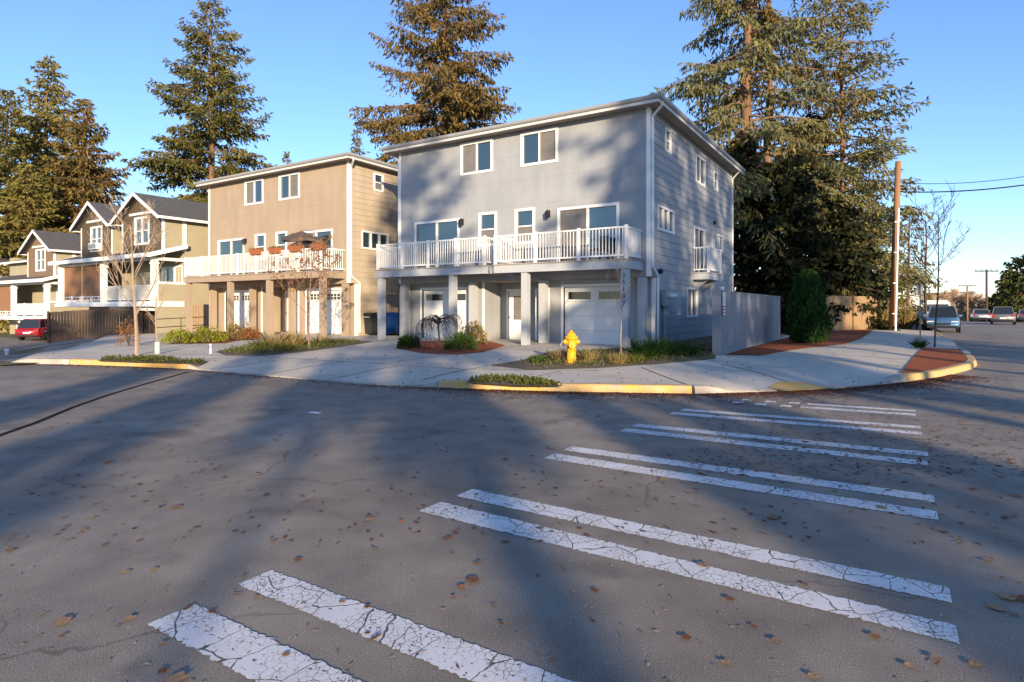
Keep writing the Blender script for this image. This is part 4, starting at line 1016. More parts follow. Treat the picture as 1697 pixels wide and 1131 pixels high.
for i, (px, py, w, h, f, lab) in enumerate(((297, 571, 1.15, .50, 'shrub_lime', 'lime yellow shrub farther left of two'), (343, 570, 1.25, .58, 'shrub_lime', 'lime yellow shrub farther right of two'), (392, 566, 1.15, .70, 'shrub_gold', 'golden brown shrub beside the lime ones'), (415, 566, .8, .42, 'shrub_rust', 'low rusty shrub before the left tan garage'),
        (677, 580, .72, .38, 'shrub_green', 'small green mound left of the weeping tree'), (764, 584, 1.0, .52, 'shrub_green', 'round green shrub right of the weeping tree'), (786, 575, .95, .78, 'shrub_gold', 'golden leaved shrub behind the round green one'))):
    x, y, z = g_at(px, py); shrub('shrub', lab, x, y, z, w, h, f, 72+i, 1700)
x, y, z = g_at(1338, 574); root = thing('thuja', (x, y, z), 'dense dark green column thuja at the end of the grey fence', 'shrub')
g = np.random.default_rng(5); n = 9000
hh = g.random(n); aa = g.uniform(0, 6.283, n); rr = (.70*(1-hh)**.42*np.minimum(1, .62+hh*2.2)+.03)*g.uniform(.5, 1.06, n)**.6*(1+.14*np.sin(aa*3+hh*7)+.10*np.sin(aa*7-hh*15))
P = np.stack([x+np.cos(aa)*rr, y+np.sin(aa)*rr, z+hh*2.6], 1)
np_obj('foliage', cards(P, np.stack([np.cos(aa)*.5, np.sin(aa)*.5, np.ones(n)*1.1], 1)+g.normal(size=(n, 3))*.35, .16, .03, g), 4, 'thuja', root)
tb = MB(); tb.tube([(x, y, z-.1), (x, y, z+2.2)], [.06, .02], 6); tb.build('stem', 'dark_twig', root)
tl = [(1068, 598, 1.2, .75, 'grass_green', 420, 'tall green grass clump at the grey house corner'), (1095, 594, 1.3, .72, 'grass_green', 420, 'tall green grass clump below the meter box'), (1122, 594, 1.2, .58, 'grass_green', 380, 'low green grass clump farther along the side wall'), (1144, 593, 1.0, .45, 'grass_green', 300, 'small dark green clump nearest the grey fence'),
      (925, 600, .7, .45, 'grass_dry', 200, 'dry grass tuft left of the hydrant'), (974, 602, .8, .42, 'grass_dry', 220, 'dry grass tuft right of the hydrant'), (1024, 606, .8, .40, 'grass_dry', 260, 'dry tuft at the foot of the bare sapling'),
      (455, 577, 1.1, .75, 'grass_dry', 330, 'tall dry grass clump left of the reddish tree'), (487, 576, 1.1, .72, 'grass_dry', 330, 'tall dry grass clump right beside the reddish tree'), (430, 580, .9, .45, 'cover', 240, 'olive grass tuft at the bed edge'), (470, 583, 1.0, .42, 'cover', 260, 'olive grass tuft in the middle of the bed'), (535, 572, .8, .5, 'grass_dry', 200, 'dry tuft right of the reddish young tree'),
      (1524, 578, .5, .5, 'grass_green', 160, 'green tuft at the foot of the sign post'), (1052, 604, .8, .32, 'cover', 240, 'low olive tuft before the tall green grass'), (890, 603, .6, .28, 'grass_green', 200, 'green tuft at the left tip of the hydrant bed'), (940, 603, .3, .5, 'dark_twig', 80, 'dark dead stalks beside the hydrant')]
for i, (px, py, w, h, f, n, lab) in enumerate(tl):
    x, y, z = g_at(px, py); tuft('grass_tuft', lab, x, y, z, w, h*.88, f, 90+i, n, .008)
for i, (px, dep, w, h) in enumerate(((1400, 37, 2.2, 1.5), (1432, 37.5, 2.2, 1.7), (1462, 38, 1.8, 1.9), (1500, 41, 1.6, 1.6))):
    x, y = atZ(px, dep); tuft('grass_tuft', ['tall dry brush before the tan wooden fence, left end', 'tall dry brush in the middle of the tan fence', 'tall dry brush beside the utility pole', 'dry brush right of the utility pole'][i], x, y, zc(x, y), w, h, 'grass_dry', 120+i, 420, .012, .35, cat='dry brush')
cover('ground_cover', [(165, 597), (180, 592.5), (250, 592.5), (340, 599), (326, 602.5), (312, 602)], 'cover', 'low green plants in the strip along the left yellow kerb', 130, 1700, .06)
cover('ground_cover', [(775, 633), (800, 627), (850, 626), (900, 632), (930, 639), (860, 638)], 'cover', 'dark low plants in the strip beside the yellow kerb', 131, 1400, .05)
cover('ground_cover', [(860, 604), (905, 590), (1010, 586), (1100, 580), (1184, 581), (1184, 597), (1100, 604), (990, 610), (890, 612)], 'cover', 'low olive plants in the hydrant bed', 132, 3000, .08)
cover('ground_cover', [(365, 584), (430, 574), (560, 568), (610, 571), (515, 582), (440, 589), (378, 588)], 'cover', 'low olive plants in the bed before the tan house', 133, 3000, .11)
cover('grass', [(860, 604), (905, 590), (1010, 586), (1100, 580), (1184, 581), (1184, 597), (1100, 604), (990, 610), (890, 612)], 'grass_dry', 'dry grass blades among the hydrant bed plants', 134, 700, .18, grassy=True)
print('foliage cards', NC)

# ------------------------------------------------------------------ fences, poles, signs
mb = MB(); fx = -4.25
for k in range(6): mb.box(fx-.03, fx+.03, 17.55+k*1.72, 17.55+(k+1)*1.72-.012, .1, 2.0)
mb.box(fx-.045, fx+.045, 17.5, 27.9, 2.0, 2.05)
root = thing('grey_fence', (fx, 22.5, .2), 'smooth grey painted fence running back beside the grey duplex', 'fence')
mb.build('fence_panel', 'grey_fence', root)
for k in range(7):
    pb = MB(); y = 17.42+k*1.72; w = .12 if k == 0 else .05
    pb.box(fx-w-.03, fx-.032 if k else fx+.06, y-.06, y+.10, .05, 2.08 if k == 0 else 1.98); pb.build('fence_post', 'grey_fence', root)
sg = thing('notice_sign', (fx+.045, 18.05, 1.4), 'narrow white and red notice sign on the near end of the grey fence', 'sign')
mb = MB(); mb.box(fx+.062, fx+.072, 17.66, 17.98, 1.32, 2.0); mb.build('sign_panel', 'white', sg)
mb = MB(); mb.box(fx+.073, fx+.076, 17.66, 17.98, 1.32, 1.62); mb.build('red_panel', 'red_sign', sg)
lb = MB()
for k in range(6): lb.box(fx+.073, fx+.076, 17.70, 17.94-.03*(k % 3), 1.92-k*.045, 1.938-k*.045)
lb.build('text_lines', 'metal_grey', sg)
lb = MB()
for z0, z1 in ((1.53, 1.575), (1.44, 1.485), (1.35, 1.40)): lb.box(fx+.0765, fx+.079, 17.70, 17.94, z0, z1)
lb.build('white_lines', 'white', sg)
mb = MB(); mb.lathe([(.0, 0), (.05, .02), (.06, .07), (.04, .12), (0, .13)], (fx+.02, 17.82, 2.05), 10); tag(mb.build('fence_cap', 'white'), 'small round white lamp cap on the fence top above the sign', 'fence lamp')

def board_fence(name, pts, h, z0s, m, label, bw=.14, cap=True):
    root = thing(name, (*pts[0], z0s[0]), label, 'fence'); mb = MB(); rng = random.Random(3)
    for (a, b, za, zb) in zip(pts, pts[1:], z0s, z0s[1:]):
        A = Vector(a); B = Vector(b); L = (B-A).length; d = (B-A)/L; q = Vector((-d.y, d.x)); n = int(L/bw)
        for k in range(n):
            s0, s1 = L*k/n, L*(k+1)/n-.008; z = za+(zb-za)*k/n; e = rng.uniform(-.015, .015); o = rng.uniform(0, .008)
            fr = lambda s, oo, zz: (A.x+d.x*s+q.x*oo, A.y+d.y*s+q.y*oo, zz)
            mb.box(s0, s1, -.01+o, .012+o, z, z+h+e, fr)
        nb = max(1, int(L/2.4))
        for k in range(nb+1):
            pb = MB(); s = L*k/nb; z = za+(zb-za)*k/nb
            fr = lambda s_, oo, zz: (A.x+d.x*s_+q.x*oo, A.y+d.y*s_+q.y*oo, zz)
            pb.box(s-.05, s+.05, -.12, -.02, z-.1, z+h+.05, fr); pb.build('fence_post', m, root)
    mb.build('fence_boards', m, root)
    return root
a = atZ(80, 34); b = atZ(235, 36.5); c = atZ(306, 38)
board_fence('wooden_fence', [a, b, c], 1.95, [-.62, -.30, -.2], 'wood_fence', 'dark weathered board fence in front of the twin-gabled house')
M['mid_fence'] = mat('sunlit fence wood', (.33, .23, .14), .9, col2=(.22, .15, .09), vs=3, stretch=(6, 6, .5))  # lighter copy of the fence wood, sunlight put into its colour
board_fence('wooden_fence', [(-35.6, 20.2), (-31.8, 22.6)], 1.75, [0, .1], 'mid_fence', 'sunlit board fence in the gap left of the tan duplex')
a = atZ(1366, 34); b = atZ(1455, 37)
board_fence('wooden_fence', [a, b], 2.0, [.25, .25], 'tan_fence', 'tan board fence beyond the thuja, in the sun')
rl = MB(); p = [(-33.2, 16.6), (-33.0, 19.8)]
for z in (.5, .95): rl.tube([(*p[0], z), (*p[1], z+.12)], .022, 6)
for t in (0, .5, 1): rl.tube([(p[0][0]+(p[1][0]-p[0][0])*t, p[0][1]+(p[1][1]-p[0][1])*t, .0), (p[0][0]+(p[1][0]-p[0][0])*t, p[0][1]+(p[1][1]-p[0][1])*t, .97+.12*t)], .022, 6)
tag(rl.build('handrail', 'black'), 'thin dark metal handrail left of the tan duplex', 'handrail')
lw = MB(); a = atZ(245, 30); b = atZ(320, 29.5); A = Vector(a); B = Vector(b); d = (B-A).normalized(); q = Vector((-d.y, d.x)); L = (B-A).length
fr = lambda s, o, z: (A.x+d.x*s+q.x*o, A.y+d.y*s+q.y*o, z)
for k in range(3): lw.box(L*k/3, L*(k+1)/3-.02, 0, .18, -.1, .22, fr)
tag(lw.build('garden_edging', 'tan_fence'), 'low timber edging between the dark fence and the lime shrubs', 'edging')

def pole(name, px, depth, top, label, z0=0, r=.16, arms=(), lean=0, m='wood_pole'):
    x, y = atZ(px, depth); H = (HY-top)/FPX*depth + EYE
    root = thing(name, (x, y, z0), label, 'utility pole')
    mb = MB(); mb.tube([(x, y, z0-.3), (x+lean*RX, y+lean*RY, H)], [r, r*.75], 12); mb.build('pole', m, root, True)
    for zf, w in arms:
        z = z0+(H-z0)*zf; ab = MB(); ab.box(-w/2, w/2, -.06, .06, z-.07, z+.07, lambda a, d, zz: (x+RX*a-RY*d, y+RY*a+RX*d, zz))
        arm = ab.build('cross_arm', 'dark_twig', root)
        ib = MB()
        for k in (-.46, -.2, .2, .46): ib.lathe([(.03, 0), (.06, .08), (.03, .2)], (x+RX*w*k, y+RY*w*k, z+.07), 6)
        ib.build('insulator', 'metal_grey', arm)
    return root, Vector((x+lean*RX, y+lean*RY, H))
pr, ptop = pole('utility_pole', 1478, 36, 268, 'tall tan wooden utility pole beside the side street', 0, .21, (), .38)
x, y = atZ(1484, 35.6); cb = MB(); cb.tube([(x, y, .1), (x+.18*RX, y+.18*RY, 7.4)], .055, 8)
for z in (1.2, 3.0, 4.8, 6.6): cb.box(-.22, .06, -.02, .02, z, z+.05, lambda a, d, zz: (x+RX*(a+.18*zz/7.4)-RY*d, y+RY*(a+.18*zz/7.4)+RX*d, zz))
cb.build('conduit', 'white', pr)
pole('utility_pole', 1603, 105, 473, 'distant utility pole with two cross arms among the bare trees', -1, .17, ((.985, 3.0), (.80, 2.6)), 0)
pole('utility_pole', 1635, 78, 447, 'farther dark utility pole with one cross arm at the right', -.5, .15, ((.97, 3.0),), 0, 'dark_twig')
pole('utility_pole', 1582, 120, 505, 'short pale distant pole left of the two-armed one', -1, .12, (), 0, 'paper_bark')
def cable(a, b, sag, r, label, name='cable'):
    a = Vector(a); b = Vector(b); n = 24; mb = MB()
    mb.tube([a.lerp(b, i/n) - Vector((0, 0, sag*4*(i/n)*(1-i/n))) for i in range(n+1)], r, 5)
    return tag(mb.build(name, 'wire'), label, 'cable')
def lift(px, py, depth): x, y = atZ(px, depth); return Vector((x, y, (HY-py)/FPX*depth+EYE))
cable(lift(1487, 318, 36), lift(1830, 284, 30), .35, .035, 'thick black cable running right from the tan pole')
cable(lift(1488, 303, 36), lift(1830, 266, 30), .45, .018, 'thin upper cable running right from the tan pole')
cable(lift(1635, 449, 78), lift(1830, 345, 50), .6, .015, 'thin cable rising right from the dark distant pole')
cable(lift(1603, 476, 105), lift(1635, 450, 78), .3, .015, 'thin cable between the two distant poles')
x, y = atZ(1525, 27.5); root = thing('sign_post', (x, y, .2), 'thin street sign post with a white board, right of the tan pole', 'sign post')
mb = MB(); mb.box(x-.03, x+.03, y-.03, y+.03, .1, 2.75); mb.build('post', 'paper_bark', root)
fr = lambda a, d, z: (x+RX*a-RY*d, y+RY*a+RX*d, z)
mb = MB(); mb.box(-.14, .14, .04, .05, 2.15, 2.62, fr); mb.build('sign_plate', 'sign_grey', root)
x2, y2 = atZ(1525, 42); root = thing('notice_board', (x2, y2, 0), 'pale cream notice board on two legs behind the sign post', 'board')
fr = lambda a, d, z: (x2+RX*a-RY*d, y2+RY*a+RX*d, z)
mb = MB(); mb.box(-.33, .33, -.02, .02, .75, 1.32, fr); mb.build('board', 'white', root)
for s in (-.28, .28):
    mb = MB(); mb.box(s-.03, s+.03, -.03, .03, -.05, .75, fr); mb.build('leg', 'tan_fence', root)

# ------------------------------------------------------------------ hydrant, bins, small things
x, y = onG(947, 604, .15); z = zc(x, y)
root = thing('fire_hydrant', (x, y, z), 'yellow fire hydrant standing in the low green bed', 'fire hydrant')
mb = MB(); mb.lathe([(.165, -.05), (.165, .03), (.15, .04), (.115, .05), (.112, .42), (.135, .43), (.135, .47), (.118, .48), (.118, .60), (.16, .61), (.16, .645), (.135, .65), (.12, .70), (.075, .755), (.04, .775), (.035, .82), (.0, .822)], (x, y, z), 22); mb.build('barrel', 'hydrant', root, True)
def nozzle(dx, dy, h, r, L, nm):
    mb = MB(); d = Vector((dx, dy, 0)).normalized(); p = Vector((x, y, z+h))
    mb.tube([p+d*.09, p+d*(L-.05), p+d*(L-.05), p+d*L, p+d*L, p+d*(L+.035)], [r*.8, r*.8, r, r, r*.35, r*.35], 12); mb.build(nm, 'hydrant', root)
nozzle(RX, RY, .53, .062, .185, 'side_nozzle'); nozzle(-RX, -RY, .53, .062, .185, 'side_nozzle'); nozzle(RY, -RX, .46, .085, .2, 'pumper_nozzle')
bb = MB()
for k in range(8): a = k*math.pi/4; bb.lathe([(.016, .03), (.016, .055)], (x+.142*math.cos(a), y+.142*math.sin(a), z), 6); bb.lathe([(.014, .645), (.014, .665)], (x+.145*math.cos(a), y+.145*math.sin(a), z), 6)
bb.build('flange_bolts', 'hydrant', root)
cb = MB(); cb.tube([(x-RX*(.2+.07*math.sin(t)), y-RY*(.2+.07*math.sin(t)), z+.45-.07*math.cos(t)) for t in [k*.65 for k in range(10)]], .008, 5); cb.build('chain', 'metal_grey', root)
def wheelie(px, depth, m, label, hz):
    x, y = atZ(px, depth); z = zc(x, y)-.0
    root = thing('wheelie_bin', (x, y, z), label, 'bin')
    fr = lambda a, d, zz: (x+a, y-d, zz)
    mb = MB(); n = len(mb.v)
    lo, hi = (.23, .24), (.29, .33); c = []
    for (w, d), zz in ((lo, z+.08), (hi, z+1.0)): c += [(x-w, y-d, zz), (x+w, y-d, zz), (x+w, y+d, zz), (x-w, y+d, zz)]
    mb.v += c; mb.f += [(0,3,2,1), (4,5,6,7), (0,1,5,4), (1,2,6,5), (2,3,7,6), (3,0,4,7)]
    mb.box(x-.31, x+.31, y-.35, y+.34, z+.94, z+1.0); mb.build('bin_body', m, root)
    lb = MB(); lb.prism([(x-.32, y-.38, z+1.003), (x-.32, y+.36, z+1.003), (x-.32, y+.36, z+1.09), (x-.32, y-.1, z+1.09), (x-.32, y-.38, z+1.04)], (.64, 0, 0)); lb.build('lid', m, root)
    for s in (-.30, .26):
        wb = MB(); wb.lathe([(.10, 0), (.10, .05)], (x+s, y+.24, z+.10), 12, 'x'); wb.build('wheel', 'tyre', root)
    hb = MB(); hb.box(x-.2, x+.2, y-.383, y-.355, z+.86, z+.89); hb.build('label_strip', 'white', root)
wheelie(640, 29.0, 'bin_blue', 'blue wheelie bin in the gap between the duplexes', 1)
wheelie(654, 30.0, 'bin_blue', 'second blue wheelie bin, half hidden behind the first', 1)
wheelie(616, 29.0, 'bin_dark', 'dark wheelie bin at the corner of the tan duplex', 1)
def marker(px, py, h, r, label):
    x, y = onG(px, py, .15); z = zc(x, y)
    mb = MB(); mb.lathe([(r*1.3, 0), (r, .03), (r, h*.55), (r*.6, h*.6), (r*.6, h*.8), (r*1.1, h*.82), (r*.9, h)], (x, y, z), 10); tag(mb.build('marker_post', 'white'), label, 'marker')
marker(349, 586, .30, .028, 'small white plastic marker in the bed before the tan duplex')
x, y = atZ(11, 25); mb = MB(); mb.lathe([(.07, 0), (.06, .25), (.09, .27), (.07, .36)], (x, y, .05-drop(x, y)), 10); tag(mb.build('marker_post', 'white'), 'short white marker at the left edge by the shaded driveway', 'marker')

# planters and parasol on the long deck of the tan house
Yd = 18.2; zt = 3.2+.035+1.04
for i, (px, rust) in enumerate(((424, 1), (456, 0), (490, 1), (526, 1))):
    xx, _ = onV(px, 410, Yd-.05); root = thing('planter_box', (xx, Yd-.1, zt-.12), ['terracotta planter leftmost on the tan deck rail', 'terracotta planter second from left on the tan deck rail', 'terracotta planter behind the reddish young tree', 'terracotta planter rightmost on the tan deck rail'][i], 'planter', 'planters on the deck rail')
    mb = MB(); n0 = 0; zz = zt-.12
    c = [(xx-.34, Yd-.14, zz), (xx+.34, Yd-.14, zz), (xx+.34, Yd+.10, zz), (xx-.34, Yd+.10, zz), (xx-.40, Yd-.18, zz+.24), (xx+.40, Yd-.18, zz+.24), (xx+.40, Yd+.14, zz+.24), (xx-.40, Yd+.14, zz+.24)]
    mb.v += c; mb.f += [(0,3,2,1), (4,5,6,7), (0,1,5,4), (1,2,6,5), (2,3,7,6), (3,0,4,7)]; mb.build('box', 'terracotta', root)
    g = np.random.default_rng(200+i); n = 160; P = np.stack([xx+g.uniform(-.38, .38, n), Yd+g.uniform(-.14, .1, n), np.full(n, zz+.22)], 1)
    np_obj('plant', cards(P, g.normal(size=(n, 3))*.6+np.array([0, 0, .6]), .15*g.uniform(.5, 1.2, n), .02, g), 4, 'shrub_rust' if rust else 'cover', root)
xx, zz = -23.9, 3.235; yy = 18.85
root = thing('parasol', (xx, yy, zz), 'dark drooping parasol tilted over the right end of the tan deck', 'parasol')
mb = MB(); mb.tube([(xx+.9, yy, zz), (xx+.9, yy, zz+2.0)], .025, 8); mb.tube([(xx+.9, yy, zz+1.95), (xx, yy, zz+2.02)], .02, 6); mb.build('pole', 'metal_grey', root)
mb = MB(); ring = []; n = 8
for k in range(n): a = 2*math.pi*k/n; ring.append((xx+1.35*math.cos(a)+.1, yy+.62*math.sin(a), zz+1.62+.10*math.cos(a)*-1+(.0 if k % 2 else -.08)))
apex = (xx+.05, yy, zz+1.98)
for k in range(n): mb.poly([ring[k], ring[(k+1) % n], apex])
for k in range(n): a, b = ring[k], ring[(k+1) % n]; mb.quad(a, b, (b[0], b[1], b[2]-.12), (a[0], a[1], a[2]-.12))
mb.build('canopy', 'canvas', root)
def deck_chair(xx, yy, zz, rz, m, label):
    root = thing('patio_chair', (xx, yy, zz), label, 'chair'); cs, sn = math.cos(rz), math.sin(rz)
    fr = lambda a, d, z: (xx+cs*a-sn*d, yy+sn*a+cs*d, zz+z)
    mb = MB(); mb.box(-.24, .24, -.24, .24, .40, .44, fr); mb.build('seat', m, root)
    mb = MB(); mb.box(-.24, .24, .22, .26, .44, .90, fr); mb.build('backrest', m, root)
    for a, d in ((-.22, -.22), (.22, -.22), (-.22, .22), (.22, .22)):
        lb = MB(); lb.box(a-.02, a+.02, d-.02, d+.02, 0, .40, fr); lb.build('leg', m, root)
deck_chair(-26.3, 18.9, 3.235, .4, 'black', 'dark patio chair behind the rail of the tan deck')
deck_chair(-22.6, 18.9, 3.235, -.5, 'white', 'white patio chair under the parasol on the tan deck')
deck_chair(-8.6, 19.05, 3.135, -.4, 'black', 'dark patio chair by the right sliding door of the grey duplex')

# ------------------------------------------------------------------ cars
def car(name, label, loc, rz, paint, suv=True, sc=1.0):
    root = thing(name, (0, 0, 0), label, 'car')
    Lh, Wh = 2.3, .92
    zb = 1.02 if suv else .90; zt_ = 1.68 if suv else 1.42
    # lower body: x is forwards; profile of (x, bottom, top)
    st = [(-2.30, .42, .80), (-2.22, .30, zb-.05), (-1.6, .26, zb), (-.6, .24, zb-.02), (.55, .24, zb-.03), (1.2, .26, zb-.06), (1.95, .28, zb-.16), (2.22, .32, zb-.30), (2.32, .42, .62)]
    mb = MB(); n = 10; rows = []
    for xx, b, t in st:
        w = Wh*(1 - .10*max(0, abs(xx)-1.6)/.7)
        rows.append([(xx, -w*.90, b), (xx, -w, b+.12), (xx, -w*1.0, (b+t)/2+.05), (xx, -w*.94, t-.06), (xx, -w*.86, t), (xx, w*.86, t), (xx, w*.94, t-.06), (xx, w*1.0, (b+t)/2+.05), (xx, w, b+.12), (xx, w*.90, b)])
    for r in rows: mb.v += r
    for i in range(len(rows)-1):
        for k in range(n): a = i*n+k; b = i*n+(k+1) % n; mb.f.append((a, b, b+n, a+n))
    mb.f.append(tuple(range(n))[::-1]); mb.f.append(tuple((len(rows)-1)*n+k for k in range(n)))
    mb.build('body', paint, root, True)
    def cabin(sts, m, nm):
        cb = MB(); q = 6; rr = []
        for xx, w0, z0, w1, z1 in sts: rr.append([(xx[0], -w0, z0), (xx[1], -w1, z1-.05), (xx[1], -w1+.10, z1), (xx[1], w1-.10, z1), (xx[1], w1, z1-.05), (xx[0], w0, z0)])
        for r in rr: cb.v += r
        for i in range(len(rr)-1):
            for k in range(q-1): a = i*q+k; cb.f.append((a, a+1, a+1+q, a+q))
        cb.f.append(tuple(range(q))[::-1]); cb.f.append(tuple((len(rr)-1)*q+k for k in range(q)))
        return cb.build(nm, m, root)
    back = -2.1 if suv else -1.75
    cabin([((back, back+.28), .80, zb-.08, .66, zt_-.06), ((back+.02, back+.5), .80, zb-.08, .67, zt_-.01), ((-.2, -.2), .82, zb-.08, .68, zt_), ((.55, .20), .82, zb-.08, .67, zt_-.02), ((1.15, .40), .80, zb-.10, .64, zt_-.07)], 'car_glass', 'windows')
    rb = MB(); rb.box(back+.42, .28, -.60, .60, zt_-.01, zt_+.025)
    for xx in (-1.15, -.15):                                     # door pillars
        for s in (-1, 1): rb.prism([(xx-.05, s*.825, zb-.08), (xx+.05, s*.825, zb-.08), (xx+.05, s*.685, zt_-.04), (xx-.05, s*.685, zt_-.04)], (0, -s*.03, 0))
    for s in (-1, 1): rb.prism([(1.16, s*.81, zb-.1), (1.06, s*.82, zb-.1), (.32, s*.66, zt_-.04), (.42, s*.645, zt_-.05)], (0, -s*.035, 0)); rb.prism([(back-.01, s*.81, zb-.08), (back+.12, s*.815, zb-.08), (back+.42, s*.67, zt_-.03), (back+.28, s*.66, zt_-.05)], (0, -s*.035, 0))
    rb.build('roof', paint, root)
    for xx in (-1.42, 1.42):
        for s in (-1, 1):
            tb = MB(); tb.lathe([(.20, -.11), (.30, -.11), (.335, -.08), (.335, .08), (.30, .11), (.20, .11)], (xx, s*.83, .335), 18, 'y'); tw_ = tb.build('wheel', 'tyre', root)
            rm = MB(); rm.lathe([(.20, -.10), (.20, .10)], (xx, s*.84, .335), 14, 'y'); rm.build('rim', 'alloy', tw_)
            ab = MB(); ab.lathe([(.38, 0), (.38, .02)], (xx, s*.895-.01, .36), 18, 'y'); ab.build('wheel_arch', 'black', root)
    for s in (-1, 1):
        hb = MB(); hb.box(2.12, 2.27, s*.62-.17, s*.62+.17, .60, .74); hb.build('headlight', 'light_glass', root)
        hb = MB(); hb.box(-2.30, -2.18, s*.70-.13, s*.70+.13, .72, .94); hb.build('tail_light', 'tail_red', root)
        hb = MB(); hb.box(.82, .98, s*.95-.09, s*.95+.09, zb-.02, zb+.12); hb.build('mirror', paint, root)
    hb = MB(); hb.box(2.26, 2.345, -.42, .42, .50, .62); hb.build('grille', 'black', root)
    for b0, b1, c0, c1 in ((2.20, 2.36, .30, .44), (-2.36, -2.2, .34, .46)): hb = MB(); hb.box(b0, b1, -.80, .80, c0, c1); hb.build('bumper', 'black', root)
    hb = MB(); hb.box(-2.33, -2.295, -.25, .25, .55, .67); hb.build('number_plate', 'white', root)
    root.location = loc; root.rotation_euler = (0, 0, rz); root.scale = (sc, sc, sc)
    return root
M['paint_blue'] = mat('blue grey car paint', (.09, .19, .33), .3, metal=.3, coat=.6)
M['paint_grey'] = mat('grey car paint', (.20, .20, .20), .3, metal=.3, coat=.6)
M['paint_silver'] = mat('silver car paint', (.42, .42, .43), .3, metal=.4, coat=.6)
M['paint_red'] = mat('red car paint', (.26, .008, .014), .25, coat=.8)
M['paint_white'] = mat('white van paint', (.55, .57, .62), .3, coat=.4)
toward = math.atan2(-1, .0)
x, y = atZ(1562, 40); car('parked_car', 'blue grey car parked facing us at the kerb of the side street', (x, y, 0), R_(-93), 'paint_blue', True, 1.0)
x, y = atZ(1625, 70); car('parked_car', 'small silver car farther down the side street', (x, y, -.0), R_(88), 'paint_silver', False, 1.0)
x, y = atZ(1662, 58); car('parked_car', 'grey estate car on the right of the side street', (x, y, 0), R_(84), 'paint_grey', True, 1.0)
x, y = atZ(1703, 66); car('parked_car', 'dark car cut by the right picture edge', (x, y, 0), R_(84), 'paint_grey', False, 1.0)
x, y = atZ(73, 43); car('parked_car', 'red car parked on the driveway behind the dark wooden fence', (x, y, -.66), R_(132), 'paint_red', True, .86)
# white van, far building
x, y = atZ(1551, 58); root = thing('box_van', (x, y, 0), 'white roofed van standing behind the blue grey car', 'van')
mb = MB(); fr = lambda a, d, z: (x+a, y+d, z); mb.prism([(x-1.0, y-2.2, .5), (x+1.0, y-2.2, .5), (x+1.0, y-2.2, 2.0), (x+.75, y-2.2, 2.3), (x-.75, y-2.2, 2.3), (x-1.0, y-2.2, 2.0)], (0, 5, 0)); mb.build('body', 'paint_white', root)
mb = MB(); mb.box(x-.85, x+.85, y-2.23, y-2.205, 1.25, 1.9); mb.build('rear_window', 'car_glass', root)
for sx in (-.85, .85):
    for sy in (-1.3, 1.9): mb = MB(); mb.lathe([(.36, -.12), (.36, .12)], (x+sx, y+sy, .36), 14, 'x'); mb.build('wheel', 'tyre', root)
x, y = atZ(1556, 150); root = thing('far_building', (x, y, -1), 'small far yellow building under the bare trees', 'building')
mb = MB(); mb.box(x-3, x+3, y, y+6, -1, 5.0); mb.build('wall', 'olive_siding', root)
mb = MB(); mb.box(x-3.3, x+3.3, y-.3, y+6.3, 5.0, 5.4); mb.build('roof', 'shingle', root)
for k in (-1.8, 0, 1.8): mb = MB(); mb.box(x+k-.5, x+k+.5, y-.05, y-.01, 3.0, 4.2); mb.build('window', 'dark_glass', root)

# ------------------------------------------------------------------ fallen leaves
def leaf_mesh(i):
    rng = random.Random(i); n = 15; v = [(0, 0, .004)]
    for k in range(n):
        a = 2*math.pi*k/n; lobe = .62+.38*abs(math.cos(a*2.5))**1.2 if i % 3 else .55+.2*math.cos(a*2)
        r = .055*lobe*rng.uniform(.8, 1.1); v.append((r*math.cos(a), r*math.sin(a)*(1 if i % 3 else .6), .003+rng.uniform(0, .007)*(r/.055)))
    f = [(0, k+1, (k+1) % n+1) for k in range(n)]
    v += [(-.085, .006, .005), (-.04, -.003, .004), (-.04, .003, .004)]; f.append((n+1, n+2, n+3))
    return v, f
LC = [(.30, .14, .06), (.22, .085, .035), (.36, .22, .11), (.27, .175, .11), (.19, .07, .03)]
LM = [mat('fallen leaf brown', c, .75, var=.3, vs=30, trans=.08) for c in LC]
protos = []
rng = random.Random(21)
i = 0; placed = []
def leaf_density(px, py):
    d = .25
    if px < 620: d += .55*(1-px/620.)
    if py < 760 and px > 1250: d += .4
    if px > 850 and py > 760: d += .12
    return d
while len(placed) < 210:
    py = 690 + 441*rng.random()**1.6; px = rng.uniform(-20, 1717)
    if rng.random() > leaf_density(px, py): continue
    x, y = onG(px, py, 0)
    if kerb_dist(x, y) < .3: continue
    placed.append((x, y))
for i, (x, y) in enumerate(placed):
    if i < 10:
        v, f = leaf_mesh(i); o = mesh_obj('fallen_leaf', v, f, LM[i % 5]); o.data.shade_smooth(); protos.append(o)
    else:
        o = rng.choice(protos).copy(); COL.objects.link(o)
    o.location = (x, y, .007); o.rotation_euler = (rng.uniform(-.04, .04), rng.uniform(-.04, .04), rng.uniform(0, 6.28)); s = rng.choice((.28, .32, .38, .45, .55, .85)); o.scale = (s, s, s)
    tag(o, 'dry brown leaf lying on the asphalt street', 'leaf', 'fallen leaves on the street')
g = np.random.default_rng(33); pts = []
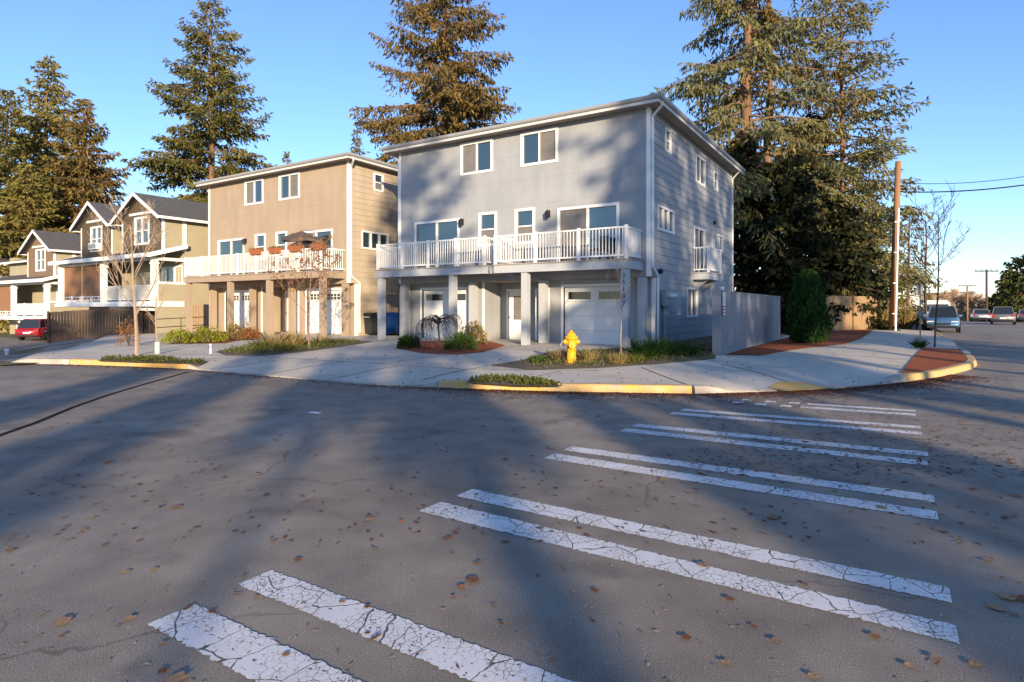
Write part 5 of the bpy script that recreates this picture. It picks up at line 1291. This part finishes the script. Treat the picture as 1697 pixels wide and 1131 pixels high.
while len(pts) < 24000:
    u = g.random()
    if u < .93:                             # along the kerb foot
        t = g.uniform(3, 16.5); k = int(t); f = t-k
        a = Vector(KERB[k]).lerp(Vector(KERB[k+1]), f); d = (Vector(KERB[k+1])-Vector(KERB[k])).normalized()
        dens = .25+.75*sstep((t-8.2)/2); 
        if g.random() > dens: continue
        p = a + Vector((d.y, -d.x))*(.02+abs(g.normal())*(.22 if g.random() < .6 else .55))
        pts.append((p.x, p.y, .006))
    elif u < .98:                           # drifting over the road near the crossing's far end
        x, y = onG(g.uniform(1150, 1900), g.uniform(640, 790)**1.0, 0)
        if kerb_dist(x, y) > .1 and (x > 2.0 or y < 9.0 or kerb_dist(x, y) > 0):
            inside = any(False for _ in ())
            pts.append((x, y, .006))
    else:
        x, y = onG(g.uniform(-60, 1750), g.uniform(660, 900), 0); pts.append((x, y, .006))
def on_road(x, y):
    best = (1e9, 0)
    for (x0, y0), (x1, y1) in zip(KERB, KERB[1:]):
        dx, dy = x1-x0, y1-y0; t = max(0, min(1, ((x-x0)*dx+(y-y0)*dy)/(dx*dx+dy*dy))); d = math.hypot(x-x0-t*dx, y-y0-t*dy)
        if d < best[0]: best = (d, dx*(y-y0)-dy*(x-x0))
    return best[1] < 0
pts = [p for p in pts if on_road(p[0], p[1])]
P = np.array(pts); n = len(P); D = g.normal(size=(n, 3)); D[:, 2] = np.abs(D[:, 2])*.12
V = cards(P, D, .055*g.uniform(.5, 1.3, n), .016*g.uniform(.7, 1.3, n), g); V[:, 2] = .006 + np.abs(V[:, 2]-.006)*.35
o = np_obj('leaf_litter', V, 4, 'litter'); tag(o, 'scattered small dry leaves along the kerb and over the street', 'leaf litter', kind='stuff')
# litter on sidewalk and mulch chips
pts = []
while len(pts) < 420:
    x, y = onG(g.uniform(60, 1550), g.uniform(572, 640), .14)
    if not on_road(x, y) and x > -24 and y < 30 and x < 1.8: pts.append((x, y, zc(x, y)+.008))
P = np.array(pts); n = len(P); D = g.normal(size=(n, 3)); D[:, 2] = np.abs(D[:, 2])*.1
o = np_obj('leaf_litter', cards(P, D, .06*g.uniform(.5, 1.3, n), .016, g), 4, 'litter'); tag(o, 'thinly scattered leaf bits on the pale sidewalk', 'leaf litter', kind='stuff')
pts = []
while len(pts) < 520:
    x, y = onG(g.uniform(-60, 1750), 640+500*g.random()**1.25, 0)
    if on_road(x, y): pts.append((x, y, .005))
P = np.array(pts); n = len(P); D = g.normal(size=(n, 3)); D[:, 2] = np.abs(D[:, 2])*.08
M['pale_bits'] = mat('pale leaf bits', (.38, .26, .155), .9, island=.5)
V = cards(P, D, .026*g.uniform(.4, 1.6, n), .008, g); V[:, 2] = .005 + np.abs(V[:, 2]-.005)*.3; o = np_obj('leaf_litter', V, 4, 'pale_bits'); tag(o, 'tiny pale leaf crumbs sprinkled over the open street', 'leaf litter', kind='stuff')
mb = MB(); x, y = onG(521, 685, 0); mb.box(x-.09, x+.09, y-.04, y+.05, .004, .012); tag(mb.build('paper_scrap', 'white'), 'tiny white scrap of paper on the street', 'paper scrap')
